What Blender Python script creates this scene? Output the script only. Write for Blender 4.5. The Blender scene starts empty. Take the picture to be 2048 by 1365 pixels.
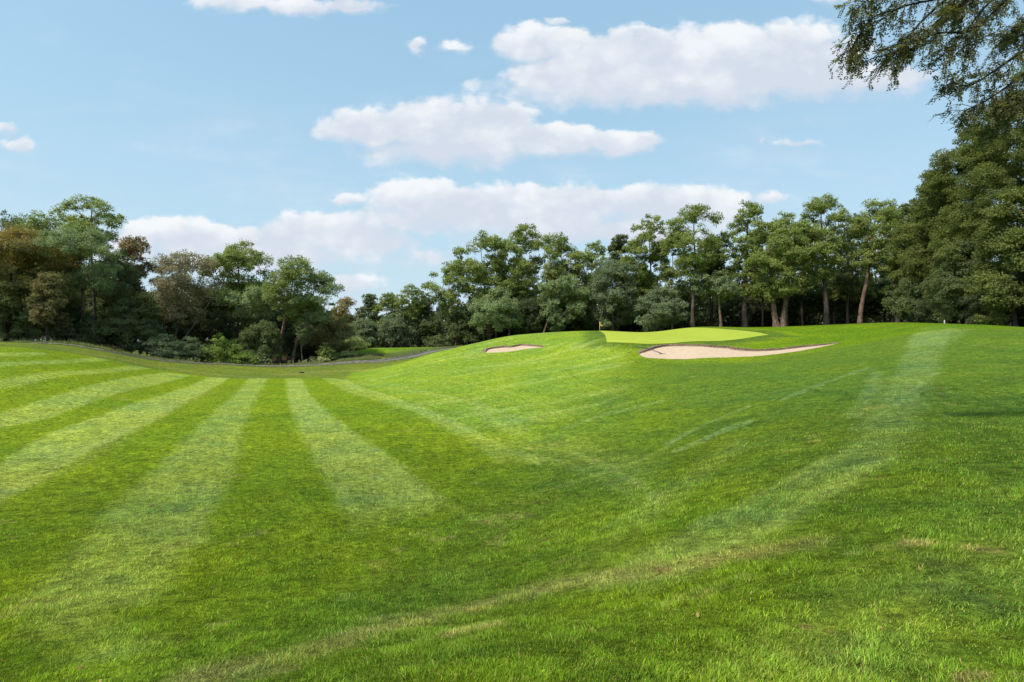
import bpy, math, random
import numpy as np
rng = np.random.default_rng(7)
random.seed(7)
C = bpy.context.scene.collection
SC = bpy.context.scene

# ---------------------------------------------------------------- camera, sky, sun, exposure
F = 1138.0            # focal length in pixels of the 2048-wide frame (20 mm lens)
EYE = 1.65
cam_d = bpy.data.cameras.new('camera'); cam = bpy.data.objects.new('camera', cam_d); C.objects.link(cam)
cam.location = (0, 0, EYE); cam.rotation_euler = (math.radians(90), 0, 0)
cam_d.sensor_width = 36.0; cam_d.lens = 36.0 * F / 2048.0
cam_d.clip_start = 0.05; cam_d.clip_end = 6000
SC.camera = cam
SC.view_settings.view_transform = 'Standard'; SC.view_settings.look = 'None'
SC.view_settings.gamma = 1.0; SC.view_settings.exposure = 0.85
SC.view_settings.use_curve_mapping = False
SC.render.film_transparent = False
try:
    SC.cycles.max_bounces = 6; SC.cycles.diffuse_bounces = 3; SC.cycles.glossy_bounces = 1
    SC.cycles.transmission_bounces = 3; SC.cycles.transparent_max_bounces = 6
    SC.cycles.use_denoising = True
except Exception: pass

SUN_EL = math.radians(56)
SUN_DIR = np.array([-0.84, -0.54])                  # where the sun stands, seen from above: behind and to the left
SUN_DIR = SUN_DIR / np.linalg.norm(SUN_DIR)
sd = bpy.data.lights.new('sun', 'SUN'); sun = bpy.data.objects.new('sun', sd); C.objects.link(sun)
sd.energy = 2.9; sd.angle = math.radians(7.0); sd.color = (1.0, 0.955, 0.88)
sv = np.array([SUN_DIR[0]*math.cos(SUN_EL), SUN_DIR[1]*math.cos(SUN_EL), math.sin(SUN_EL)])
from mathutils import Vector, noise as mnoise
sun.rotation_euler = Vector(sv).to_track_quat('Z', 'Y').to_euler()
sun.location = (-30, -40, 60)

class NT:
    """small helper to write node trees as expressions"""
    def __init__(s, tree): s.t = tree; s.n = tree.nodes; s.l = tree.links
    def new(s, typ, **kw):
        n = s.n.new(typ)
        for k, v in kw.items(): setattr(n, k, v)
        return n
    def put(s, sock, v):
        if isinstance(v, bpy.types.NodeSocket): s.l.new(v, sock)
        elif v is not None: sock.default_value = v
    def m(s, op, a, b=None, c=None, clamp=False):
        n = s.new('ShaderNodeMath', operation=op); n.use_clamp = clamp
        s.put(n.inputs[0], a)
        if b is not None: s.put(n.inputs[1], b)
        if c is not None: s.put(n.inputs[2], c)
        return n.outputs[0]
    def v(s, op, a, b=None):
        n = s.new('ShaderNodeVectorMath', operation=op); s.put(n.inputs[0], a)
        if b is not None: s.put(n.inputs[1], b)
        return n.outputs[1] if op in ('LENGTH', 'DOT_PRODUCT') else n.outputs[0]
    def noise(s, vec, scale, detail=3, rough=0.55, col=False):
        n = s.new('ShaderNodeTexNoise'); s.put(n.inputs['Vector'], vec)
        n.inputs['Scale'].default_value = scale; n.inputs['Detail'].default_value = detail
        n.inputs['Roughness'].default_value = rough
        return n.outputs['Color' if col else 'Fac']
    def ramp(s, x, a, b, smooth=True):
        n = s.new('ShaderNodeMapRange'); n.interpolation_type = 'SMOOTHSTEP' if smooth else 'LINEAR'
        s.put(n.inputs[0], x); n.inputs[1].default_value = a; n.inputs[2].default_value = b
        return n.outputs[0]
    def lin(s, x, a, b, c, d):
        n = s.new('ShaderNodeMapRange'); s.put(n.inputs[0], x)
        for i, q in enumerate((a, b, c, d)): n.inputs[i+1].default_value = q
        return n.outputs[0]
    def mix(s, f, a, b, mode='MIX'):
        n = s.new('ShaderNodeMix', data_type='RGBA', blend_type=mode)
        s.put(n.inputs[0], f); s.put(n.inputs[6], a); s.put(n.inputs[7], b)
        return n.outputs[2]

world = bpy.data.worlds.new('World'); SC.world = world; world.use_nodes = True
w = NT(world.node_tree); w.n.clear()
sky = w.new('ShaderNodeTexSky', sky_type='NISHITA'); sky.sun_disc = False
sky.sun_elevation = SUN_EL; sky.sun_rotation = math.atan2(SUN_DIR[0], SUN_DIR[1])
sky.air_density = 1.0; sky.dust_density = 1.2; sky.ozone_density = 1.6
tc = w.new('ShaderNodeTexCoord')
dirv = tc.outputs['Generated']
sep = w.new('ShaderNodeSeparateXYZ'); w.put(sep.inputs[0], dirv)
yy = w.m('MAXIMUM', sep.outputs[1], 0.04)
uu = w.m('DIVIDE', sep.outputs[0], yy); vv = w.m('DIVIDE', sep.outputs[2], yy)   # bearing and height of a direction
cmb = w.new('ShaderNodeCombineXYZ'); w.put(cmb.inputs[0], uu); w.put(cmb.inputs[1], vv)
P0 = cmb.outputs[0]
strp = w.v('MULTIPLY', P0, (1.0, 1.55, 1.0))
n1 = w.noise(strp, 7.0, 5, 0.6, col=True); n1c = w.v('SUBTRACT', n1, (0.5, 0.5, 0.5))
n2 = w.noise(strp, 26.0, 5, 0.62, col=True); n2c = w.v('SUBTRACT', n2, (0.5, 0.5, 0.5))
P1 = w.v('ADD', P0, w.v('ADD', w.v('MULTIPLY', n1c, (0.09, 0.045, 0)), w.v('MULTIPLY', n2c, (0.03, 0.022, 0))))
CLOUDS = [  # px, py, rx, ry, strength
 (1075,92,115,36,1),(1150,150,150,48,1),(1300,120,130,62,1),(1450,118,170,72,1),(1580,120,150,72,1),(1330,180,330,44,1.0),(1560,160,280,46,1.0),(1740,160,150,32,.9),(1290,72,60,22,.6),(1120,48,28,9,.5),
 (740,258,125,38,1),(850,250,110,56,1),(960,258,120,56,1),(900,300,200,34,1),(1100,285,150,36,1),(1240,285,105,30,.95),
 (870,400,130,42,1),(1010,408,150,48,1),(1150,408,150,44,1),(1290,408,140,42,.9),(1400,420,130,42,.8),(1000,452,230,28,.75),(1540,400,46,22,.55),(690,400,48,18,.55),(1050,470,240,40,.6),
 (620,460,110,40,.95),(520,480,140,34,.9),(360,475,170,36,.85),(740,480,120,44,.8),(620,520,190,36,.6),(430,520,230,40,.6),(700,568,70,22,.6),(840,520,110,40,.45),(1250,470,200,30,.5),
 (1180,462,330,34,.9),(470,505,270,48,.9),(960,430,260,50,.95),
 (480,12,85,22,.75),(600,20,90,20,.8),(700,14,70,18,.75),(842,98,18,17,.6),(20,262,28,13,.5),(40,294,46,20,.6),(1610,294,90,14,.5),(1520,282,14,18,.4),(915,95,36,12,.3),(1660,4,50,12,.5),(1780,345,90,20,.2),
]
fld = None; num = None; den = None
for (px, py, rx, ry, st) in CLOUDS:
    c = ((px-1024)/F, (682-py)/F, 0)
    q = w.v('MULTIPLY', w.v('SUBTRACT', P1, c), (F/rx/1.3, F/ry/1.32, 0))
    val = w.m('MULTIPLY', w.m('SUBTRACT', 1.0, w.v('LENGTH', q)), st)
    wt = w.m('MAXIMUM', val, 0.0)
    sq = w.new('ShaderNodeSeparateXYZ'); w.put(sq.inputs[0], q)
    fld = val if fld is None else w.m('MAXIMUM', fld, val)
    num = w.m('MULTIPLY', wt, sq.outputs[1]) if num is None else w.m('MULTIPLY_ADD', wt, sq.outputs[1], num)
    den = wt if den is None else w.m('ADD', den, wt)
hgt = w.m('DIVIDE', num, w.m('ADD', den, 0.02))
def vor(scale, warpv):
    n = w.new('ShaderNodeTexVoronoi'); n.feature = 'SMOOTH_F1'; w.put(n.inputs['Vector'], warpv); n.inputs['Scale'].default_value = scale; n.inputs['Smoothness'].default_value = .35
    return w.m('SUBTRACT', 0.45, n.outputs['Distance'])
pw_ = w.v('ADD', w.v('MULTIPLY', P0, (1.0, 1.35, 1.0)), w.v('ADD', w.v('MULTIPLY', n1c, (0.05, 0.04, 0)), w.v('MULTIPLY', n2c, (0.02, 0.02, 0))))
bil = w.m('ADD', w.m('MULTIPLY', vor(13.0, pw_), 0.55), w.m('ADD', w.m('MULTIPLY', vor(30.0, pw_), 0.30), w.m('MULTIPLY', vor(70.0, pw_), 0.12)))
fine = w.noise(strp, 15.0, 6, 0.62)
dens = w.m('ADD', fld, w.m('ADD', w.m('MULTIPLY', w.m('SUBTRACT', fine, 0.5), 0.40), w.m('MULTIPLY', bil, 0.75)))
upper = w.ramp(hgt, -0.45, 0.25)
wd_a = w.lin(upper, 0, 1, 0.70, 0.27)
alpha = w.m('MULTIPLY', w.ramp(w.m('DIVIDE', w.m('SUBTRACT', dens, 0.02), wd_a), 0.0, 1.0), w.ramp(fld, -0.25, 0.12))
lit = w.m('ADD', w.m('MULTIPLY', hgt, 0.70), w.m('ADD', w.m('MULTIPLY', bil, 1.5), w.m('MULTIPLY', w.m('SUBTRACT', w.noise(strp, 9.0, 4, 0.55), 0.5), 1.1)))
lit = w.m('SUBTRACT', lit, w.m('MULTIPLY', w.m('MAXIMUM', fld, 0.0), 0.35))
litr = w.ramp(lit, -0.62, 0.50)
# the clouds' own brightness, in the sky texture's units (before the Background strength)
cl_col = w.mix(litr, (3.15, 3.42, 3.88, 1), (4.36, 4.46, 4.55, 1))
veil = w.m('MULTIPLY', w.m('MULTIPLY', w.ramp(w.noise(w.v('MULTIPLY', P0, (1.0, 3.0, 1.0)), 3.2, 5, .6), .45, .8), w.ramp(sep.outputs[2], .55, .05)), .55)
thin = w.m('MAXIMUM', w.m('MULTIPLY', alpha, 0.94), veil)
skyc = w.mix(1.0, sky.outputs[0], (0.82, 1.06, 0.94, 1), 'MULTIPLY')
SKY_GAIN = skyc.node
skyc = w.mix(0.6, skyc, (1.70, 2.92, 4.00, 1))
base_sky = w.mix(0.0, skyc, (2.85, 3.5, 3.95, 1))
base_sky.node.inputs[0].default_value = 0.0
hz = w.m('MULTIPLY', w.m('POWER', w.m('SUBTRACT', 1.0, w.m('MAXIMUM', sep.outputs[2], 0.0)), 2.9), 0.95)
w.put(base_sky.node.inputs[0], hz)
final = w.mix(thin, base_sky, cl_col)
bg = w.new('ShaderNodeBackground'); w.put(bg.inputs[0], final); bg.inputs[1].default_value = 0.12
wo = w.new('ShaderNodeOutputWorld'); w.l.new(bg.outputs[0], wo.inputs[0])

# ---------------------------------------------------------------- terrain shape
CP = [
(0,1365,4.0),(0,1200,6),(0,1000,11.4),(0,850,21.5),(0,765,30),(0,715,37.5),(0,686,46),(0,689,60),(0,686,80),
(-300,1000,11),(-300,760,28),(-300,690,42),(-300,680,70),
(140,700,50),(140,691,62),(150,692,80),
(300,1200,6),(300,1000,11.5),(300,850,22),(300,790,33),(300,760,43),(300,738,54),(300,719,66),(300,716,85),
(450,744,60),(450,729.5,71),
(600,1365,3.6),(600,1200,6),(600,1000,11.2),(600,880,19),(600,800,33),(600,760,53),(600,748,63),(600,733,74),(600,728,90),
(760,742,62),(760,722,79),(740,698,87),(720,704,100),(860,698,93),(830,716,82),
(930,694,99),(930,690,115),(980,688,105),
(700,758,54),(780,737,60),(850,711,64),(935,690,69),(1020,672,73),(1090,665.5,76),
(1100,672,92),(1000,684,90),(900,705,80),
(1200,662,77),(1200,664,92),
(1024,1365,3.0),(1024,1200,5.6),(1024,1050,9.2),(1024,900,17),(1024,820,26),(1024,760,40),(1024,715,57),(1000,703,61),(1035,689,64.5),
(880,900,17.5),(880,800,31),(880,740,50),
(1200,1100,6.6),(1300,1000,9),(1300,880,16),(1300,800,26),(1300,740,40),(1300,718,49),
(1160,700,56),(1180,760,37),
(1215,687,56),(1300,688.5,54.6),(1420,684,56),(1530,673,61),(1300,665.5,80),(1380,655,86),(1500,655,88),(1300,668,95),(1400,656,97),
(1340,717,49.5),(1400,690,53.3),(1530,699,52),(1600,693,52.5),(1690,686,53),(1450,715,48.7),(1600,703,49.5),(1380,675,65),
(1600,1365,2.8),(1600,1100,5),(1600,900,10.2),(1600,800,18),(1600,740,31),
(1600,672,62),(1600,653,82),(1700,649,80),(1600,652,97),(1800,645,75),(1800,645,95),(1720,651,65),
(1450,800,23),(1450,740,37),
(1900,1365,2.7),(1900,1100,4.2),(1900,900,8),(1900,780,15.5),(1900,705,29),(1900,668,40),(1900,651,50),(1890,647,62),(1880,646,90),
(2048,1000,5.5),(2048,800,14),(2048,705,27),(2048,660,43),(2048,662,65),(2048,658,90),
(2400,760,14),(2400,666,40),(2400,660,80)]
XY = []; Z = []
for (px, py, d) in CP:
    XY.append(((px-1024)/F*d, d)); Z.append(EYE+(682-py)/F*d)
for x, y, z in [(0,0,0.0),(3,0,.25),(-3,0,-.35),(0,-6,.3),(10,-4,.8),(-10,-4,-.9),(0,-25,.6),(25,-15,1.5),(-25,-15,-.6),(40,5,2.0),(-40,0,.5),
  (-110,60,2),(-110,120,2),(0,150,-1.),(70,140,3.5),(120,80,4),(-60,150,0),(110,10,3.5),(0,-110,1),(130,-80,3),(-130,-80,1),(0,230,0),(160,220,3),(-160,220,1)]:
    XY.append((x, y)); Z.append(z)
XY = np.array(XY, float); Z = np.array(Z, float)
def warp(xy):
    r2 = (xy**2).sum(-1); s = 1/(r2+36)**.225
    return xy*s[..., None]
def tU(r2): return r2*np.log(r2+1e-9)
def tfit(lam=.002):
    Wp = warp(XY); n = len(Z)
    K = tU(((Wp[:, None]-Wp[None])**2).sum(-1))+lam*np.eye(n)
    Pm = np.c_[np.ones(n), Wp]; A = np.zeros((n+3, n+3)); A[:n, :n] = K; A[:n, n:] = Pm; A[n:, :n] = Pm.T
    return Wp, np.linalg.solve(A, np.r_[Z, 0, 0, 0])
TW, TS = tfit()
def H(x, y):
    """height of the ground before bunkers are cut"""
    x = np.atleast_1d(np.asarray(x, float)); sh = x.shape; x = x.ravel(); y = np.atleast_1d(np.asarray(y, float)).ravel()
    rr = np.hypot(x, y); k = np.minimum(1, 240/np.maximum(rr, 1e-6)); x = x*k; y = y*k
    out = np.empty(len(x)); n = len(Z)
    for i in range(0, len(x), 30000):
        q = warp(np.stack([x[i:i+30000], y[i:i+30000]], -1))
        d2 = (q**2).sum(1)[:, None]+(TW**2).sum(1)[None]-2*q@TW.T
        out[i:i+30000] = tU(np.maximum(d2, 0))@TS[:n]+TS[n]+q@TS[-2:]
    return out.reshape(sh)
def h1(x, y): return float(H(x, y)[0])
def gp(px, d):
    """ground point at a bearing (pixel column of the photograph) and a distance"""
    return np.array([(px-1024)/F*d, d])
_dd = np.geomspace(2.2, 130, 1400)
def hit(px, py):
    """first ground point seen along a line of sight, as a plan position"""
    z = H((px-1024)/F*_dd, _dd); y = 682-(z-EYE)/_dd*F
    k = np.where(y <= py)[0]
    d = _dd[k[0]] if len(k) else _dd[np.argmin(y)]
    return gp(px, d)
def hits(pts): return np.array([hit(*p) for p in pts])

def curve(pts, n):
    """smooth resampling (Catmull-Rom) of a polyline to n points"""
    p = np.array(pts, float); m = len(p)
    P = np.vstack([2*p[0]-p[1], p, 2*p[-1]-p[-2]])
    t = np.linspace(0, m-1-1e-6, n); i = t.astype(int); f = (t-i)[:, None]
    a, b, c, d = P[i], P[i+1], P[i+2], P[i+3]
    return .5*((2*b)+(-a+c)*f+(2*a-5*b+4*c-d)*f**2+(-a+3*b-3*c+d)*f**3)
def sdist(X, Y, poly):
    """signed distance to polygon (positive inside)"""
    out = np.full(X.shape, -1e3); x0, y0 = poly.min(0)-4; x1, y1 = poly.max(0)+4
    s = (X > x0) & (X < x1) & (Y > y0) & (Y < y1)
    if not s.any(): return out
    x = X[s]; y = Y[s]; dm = np.full(x.shape, 1e9); ins = np.zeros(x.shape, bool)
    for k in range(len(poly)):
        a = poly[k-1]; b = poly[k]; e = b-a; L = (e**2).sum()+1e-12
        t = np.clip(((x-a[0])*e[0]+(y-a[1])*e[1])/L, 0, 1)
        dm = np.minimum(dm, (x-a[0]-t*e[0])**2+(y-a[1]-t*e[1])**2)
        cr = ((a[1] > y) != (b[1] > y)) & (x < (b[0]-a[0])*(y-a[1])/(b[1]-a[1]+1e-12)+a[0])
        ins ^= cr
    out[s] = np.sqrt(dm)*np.where(ins, 1, -1)
    return out
def ldist(X, Y, line, reach=6):
    """distance to a polyline"""
    out = np.full(X.shape, 1e3); x0, y0 = line.min(0)-reach; x1, y1 = line.max(0)+reach
    s = (X > x0) & (X < x1) & (Y > y0) & (Y < y1)
    if not s.any(): return out
    x = X[s]; y = Y[s]; dm = np.full(x.shape, 1e9)
    for k in range(1, len(line)):
        a = line[k-1]; b = line[k]; e = b-a; L = (e**2).sum()+1e-12
        t = np.clip(((x-a[0])*e[0]+(y-a[1])*e[1])/L, 0, 1)
        dm = np.minimum(dm, (x-a[0]-t*e[0])**2+(y-a[1]-t*e[1])**2)
    out[s] = np.sqrt(dm); return out
def sm(x, a, b):
    t = np.clip((x-a)/(b-a), 0, 1); return t*t*(3-2*t)
def vnoise(X, Y, scale, seed=0, octs=3):
    """value noise on the plan"""
    out = np.zeros(X.shape); amp = 1.0; tot = 0
    for o in range(octs):
        x = X*scale+17.3*seed+o*5.1; y = Y*scale-9.7*seed+o*3.3
        xi = np.floor(x).astype(np.int64); yi = np.floor(y).astype(np.int64); fx = x-xi; fy = y-yi
        fx = fx*fx*(3-2*fx); fy = fy*fy*(3-2*fy)
        def hh(a, b):
            v = (a*374761393+b*668265263+seed*1442695041) & 0xffffffff
            v = ((v ^ (v >> 13))*1274126177) & 0xffffffff
            return ((v ^ (v >> 16)) & 0xffff)/65535.0
        v = (hh(xi, yi)*(1-fx)+hh(xi+1, yi)*fx)*(1-fy)+(hh(xi, yi+1)*(1-fx)+hh(xi+1, yi+1)*fx)*fy
        out += amp*v; tot += amp; amp *= .5; scale *= 2.1
    return out/tot

# plan outlines, front edge and back edge both running left to right
B1F = curve(hits([(1277,709),(1293,715.5),(1338,718),(1380,718),(1444,715),(1523,711),(1576,705),(1628,696.5),(1679,685.8)]), 140)
B1B = curve(hits([(1277.5,706.5),(1291,701.5),(1317,694),(1344,691),(1391,691.2),(1417,692.3),(1454,695.3),(1470,698.5),(1510,701),(1549,699.5),(1589,695),(1628,690.8),(1679,684.8)]), 140)
B2F = curve(hits([(969,705.5),(1003,704.5),(1037,700.8),(1062,697),(1088,694.6)]), 60)
B2B = curve(hits([(970,704),(977,697.5),(1003,694.5),(1023,693.5),(1042,690.5),(1059,691.2),(1088,693.4)]), 60)
GRF = curve([gp(1214,57.2), gp(1222,56.2), gp(1300,54.7), gp(1400,56.0), gp(1480,59.0), gp(1537,62.8)], 90)
GRB = curve([gp(1214,58.0), gp(1206,76), gp(1196,85), gp(1290,90), gp(1380,84), gp(1440,78), gp(1500,70), gp(1537,63.4)], 90)
def loop(f, b): return np.vstack([f, b[::-1]])
B1, B2, GR = loop(B1F, B1B), loop(B2F, B2B), loop(GRF, GRB)
PATH = curve([gp(-120,60), gp(0,60), gp(80,60.5), gp(140,61.5), gp(220,63), gp(300,66), gp(400,69.5), gp(500,72.5), gp(600,74.5), gp(680,76), gp(760,78.5), gp(820,83), gp(870,89), gp(930,97), gp(1000,104), gp(1100,109)], 200)

def ground(x, y):
    z = H(x, y); X = np.atleast_1d(np.asarray(x, float)); Y = np.atleast_1d(np.asarray(y, float))
    for P_, dp in ((B1, .16), (B2, .16)):
        z = z-dp*sm(sdist(X, Y, P_), -.02, .30)
    near = np.hypot(X, Y)
    z = z+.05*(vnoise(X, Y, .9, 3, 3)-.5)*sm(near, 1, 4)*(1-sm(near, 50, 60))+.14*(vnoise(X, Y, .16, 8, 2)-.5)*(1-sm(near, 40, 50))
    gz = sm(sdist(X, Y, GR), -2, .5)
    return z
def g1(x, y): return float(ground(x, y)[0])

# ---------------------------------------------------------------- colours of the turf (grass types, dryness, and mown-stripe sheen put into the colour)
def srgb(r, g, b):
    c = np.array([r, g, b])/255.; return np.where(c <= .04045, c/12.92, ((c+.055)/1.055)**2.4)
KG = 1.24
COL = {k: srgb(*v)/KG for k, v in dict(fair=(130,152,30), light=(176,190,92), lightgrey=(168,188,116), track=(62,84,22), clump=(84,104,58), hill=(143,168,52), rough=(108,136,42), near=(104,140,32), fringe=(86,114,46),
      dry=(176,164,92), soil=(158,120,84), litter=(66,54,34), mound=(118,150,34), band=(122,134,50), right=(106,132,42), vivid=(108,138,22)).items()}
LS = []   # mowing stripes, reflection of leaning blades painted as lighter colour, plan polygons: (polygon, strength)
def band(left, right, st=1.0, soft=.16, fade=(0, .1)):
    a = hits(left); b = hits(right); LS.append((loop(curve(a, 40), curve(b, 40)), st, soft, fade))
band([(572,757),(575,790),(590,840),(620,900),(655,960),(690,1020),(712,1070)], [(605,757),(615,780),(640,810),(690,850),(760,900),(830,950),(895,1010)], .95, .2, (8.3, 12.5))
band([(497,757),(455,800),(400,850),(345,905),(290,960),(230,1010),(170,1080),(95,1160),(35,1230)], [(535,757),(510,800),(490,850),(475,900),(465,950),(435,1010),(405,1080),(350,1150),(290,1215)], .8, .25, (4.2, 7.5))
band([(415,755),(340,785),(230,820),(130,855),(60,885),(0,925),(-150,1000)], [(460,755),(400,790),(330,830),(250,870),(170,910),(90,955),(0,1000),(-150,1090)], 1)
band([(330,745),(240,757),(160,777),(80,803),(0,828),(-150,860)], [(382,750),(300,772),(210,796),(110,832),(0,855),(-150,890)], .9)
band([(265,731),(200,739),(110,743),(50,750),(0,760),(-100,780)], [(300,737),(220,746),(130,752),(60,768),(0,778),(-100,800)], .8)
band([(200,716),(130,720),(60,722),(0,725),(-100,730)], [(222,722),(150,726),(70,729),(0,733),(-100,738)], .8)
band([(90,705),(40,705),(0,705),(-80,706)], [(96,710),(50,712),(0,713),(-80,714)], .7)
band([(641,755),(690,782),(750,800),(810,818),(870,845),(930,880),(1000,925)], [(690,757),(730,780),(790,800),(850,818),(900,838),(960,868),(1020,902)], .62)
band([(1838,652),(1825,672),(1808,692)], [(1945,654),(1925,672),(1890,692)], .2, .4)
band([(1838,652),(1815,690),(1760,790),(1690,890),(1500,1000),(1330,1095),(1180,1160)], [(1915,654),(1890,690),(1850,790),(1800,900),(1640,1010),(1450,1115),(1290,1185)], .30, .3)
band([(1770,905),(1600,1003),(1425,1095),(1300,1140),(1180,1165)], [(1800,912),(1640,1012),(1452,1114),(1320,1162),(1200,1184)], .55, .10)
band([(1700,895),(1520,985),(1360,1075),(1230,1135)], [(1715,902),(1535,994),(1375,1084),(1245,1144)], .4, .08)
band([(1740,745),(1722,790),(1690,835)], [(1765,745),(1752,790),(1722,838)], .3, .2)
band([(690,772),(800,808),(900,850),(990,895),(1080,930)], [(700,768),(812,802),(915,843),(1005,886),(1095,920)], .6, .08)
band([(660,757),(730,772),(860,792),(960,815),(1040,850)], [(672,754),(742,768),(870,787),(972,809),(1052,843)], .4, .1)
band([(1340,900),(1430,860),(1500,838)], [(1346,906),(1437,867),(1506,845)], .45, .06)
band([(1130,905),(1210,935),(1290,985),(1310,1010)], [(1140,898),(1222,927),(1304,978),(1322,1005)], .5, .06)
band([(870,1000),(940,1040),(1010,1060)], [(880,990),(950,1028),(1020,1050)], .25, .1)
band([(1475,875),(1400,925),(1300,1000),(1220,1070),(1140,1140)], [(1500,885),(1435,935),(1350,1010),(1270,1080),(1200,1150)], .35, .35)
band([(1010,880),(1120,870),(1230,900),(1300,915),(1290,960)], [(1020,925),(1120,930),(1200,960),(1250,990),(1260,1010)], .3, .5)
band([(1470,1365),(1560,1280),(1700,1180),(1900,1110),(2048,1080)], [(1760,1400),(1830,1320),(1900,1260),(2048,1200),(2200,1180)], .4, .4)
band([(925,712),(940,705),(960,702),(975,702)], [(935,722),(950,718),(970,712),(990,710)], .45, .4)
band([(940,800),(948,825),(980,850),(1030,872)], [(962,795),(972,818),(1010,842),(1060,862)], .5, .25)
band([(1135,690),(1160,684),(1190,686)], [(1140,702),(1170,700),(1210,700)], .35, .4)
band([(45,1235),(70,1260),(130,1300),(200,1340)], [(150,1200),(200,1230),(260,1260),(330,1300)], .5, .25)
def thin(pts, wpx, st):
    q = np.array(pts, float); band([tuple(a) for a in q-np.array([0, wpx/2])], [tuple(a) for a in q+np.array([0, wpx/2])], st, .07)
for pts, wpx, st in [([(1330,886),(1400,852),(1500,812)], 5, .4), ([(690,765),(770,789),(850,822),(930,856),(1010,880)], 4, .5), ([(740,760),(840,781),(930,800),(1000,826),(1060,862)], 4, .45),
    ([(1010,905),(1090,915),(1180,945),(1260,985)], 7, .4), ([(1060,985),(1160,958),(1260,925),(1350,885)], 7, .35), ([(830,760),(940,768),(1040,790),(1120,822)], 4, .35), ([(920,790),(910,812),(925,838),(970,862)], 4, .4),
    ([(940,735),(1060,726),(1180,705)], 4, .35), ([(860,748),(990,738),(1110,716)], 4, .3), ([(1120,860),(1220,826),(1330,800)], 5, .3), ([(1180,1075),(1260,1030),(1330,985)], 8, .35), ([(1560,800),(1640,770),(1740,735)], 5, .3),
    ([(620,960),(645,1000),(668,1050)], 0, 0), ([(1250,1120),(1380,1060),(1500,1000)], 6, .35), ([(1700,860),(1800,800),(1880,740)], 6, .25), ([(700,1060),(790,1075),(880,1060)], 8, .3)]:
    if st: thin(pts, wpx, st)
DRYL = [(curve(hits([(420,1365),(600,1325),(760,1275),(920,1230),(1080,1185),(1220,1158),(1400,1128),(1600,1090)]), 60), .30, .6),
        (curve(hits([(560,750),(640,744),(700,741),(760,738)]), 20), 1.2, .35),
        (curve(hits([(150,705),(230,716),(320,733),(420,748),(520,756)]), 30), .5, .35),
        (curve(hits([(0,985),(150,925),(260,860),(420,780)]), 30), .5, .2),
        (curve(hits([(900,1285),(1000,1262)]), 10), .12, .9), (curve(hits([(420,1262),(450,1258)]), 10), .07, .8), (curve(hits([(870,1080),(900,1076)]), 10), .12, .7),
        (curve(hits([(1740,815),(1765,812)]), 10), .2, .6), (curve(hits([(1815,1090),(1850,1092)]), 10), .1, .8), (curve(hits([(1930,1100),(1990,1108)]), 10), .08, .9)]
TRACKS = [curve(hits(q), 40) for q in ([(1130,740),(1180,768),(1290,776),(1450,772),(1540,764),(1700,790)], [(1330,736),(1450,731),(1570,722)])]
CLUMPS = [(curve(hits(q), 20), wd) for q, wd in (([(1820,1110),(1880,1135),(1925,1140)], .08), ([(1860,1180),(1920,1190),(1980,1212),(2048,1240)], .12))]
HILL = loop(curve(hits([(690,760),(780,800),(900,855),(1010,895),(1120,930),(1250,890)]), 50), curve([gp(700,66), gp(820,74), gp(935,84), gp(1090,86), gp(1190,78), gp(1208,60), gp(1262,50), gp(1262,40)], 50))
FAIRE = curve(np.vstack([hits([(-200,700),(60,697),(150,708),(230,722),(330,741),(420,754),(530,757),(650,756),(720,762)])]), 60)   # upper edge of the mown fairway
RIGHT = loop(curve(hits([(1240,748),(1180,830),(1330,900),(1100,1040),(900,1140),(700,1250),(500,1400)]), 40), np.array([[3,-3],[60,-3],[60,60],gp(1700,56),gp(1690,50),gp(1500,46.5),gp(1300,47.5)]))
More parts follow.
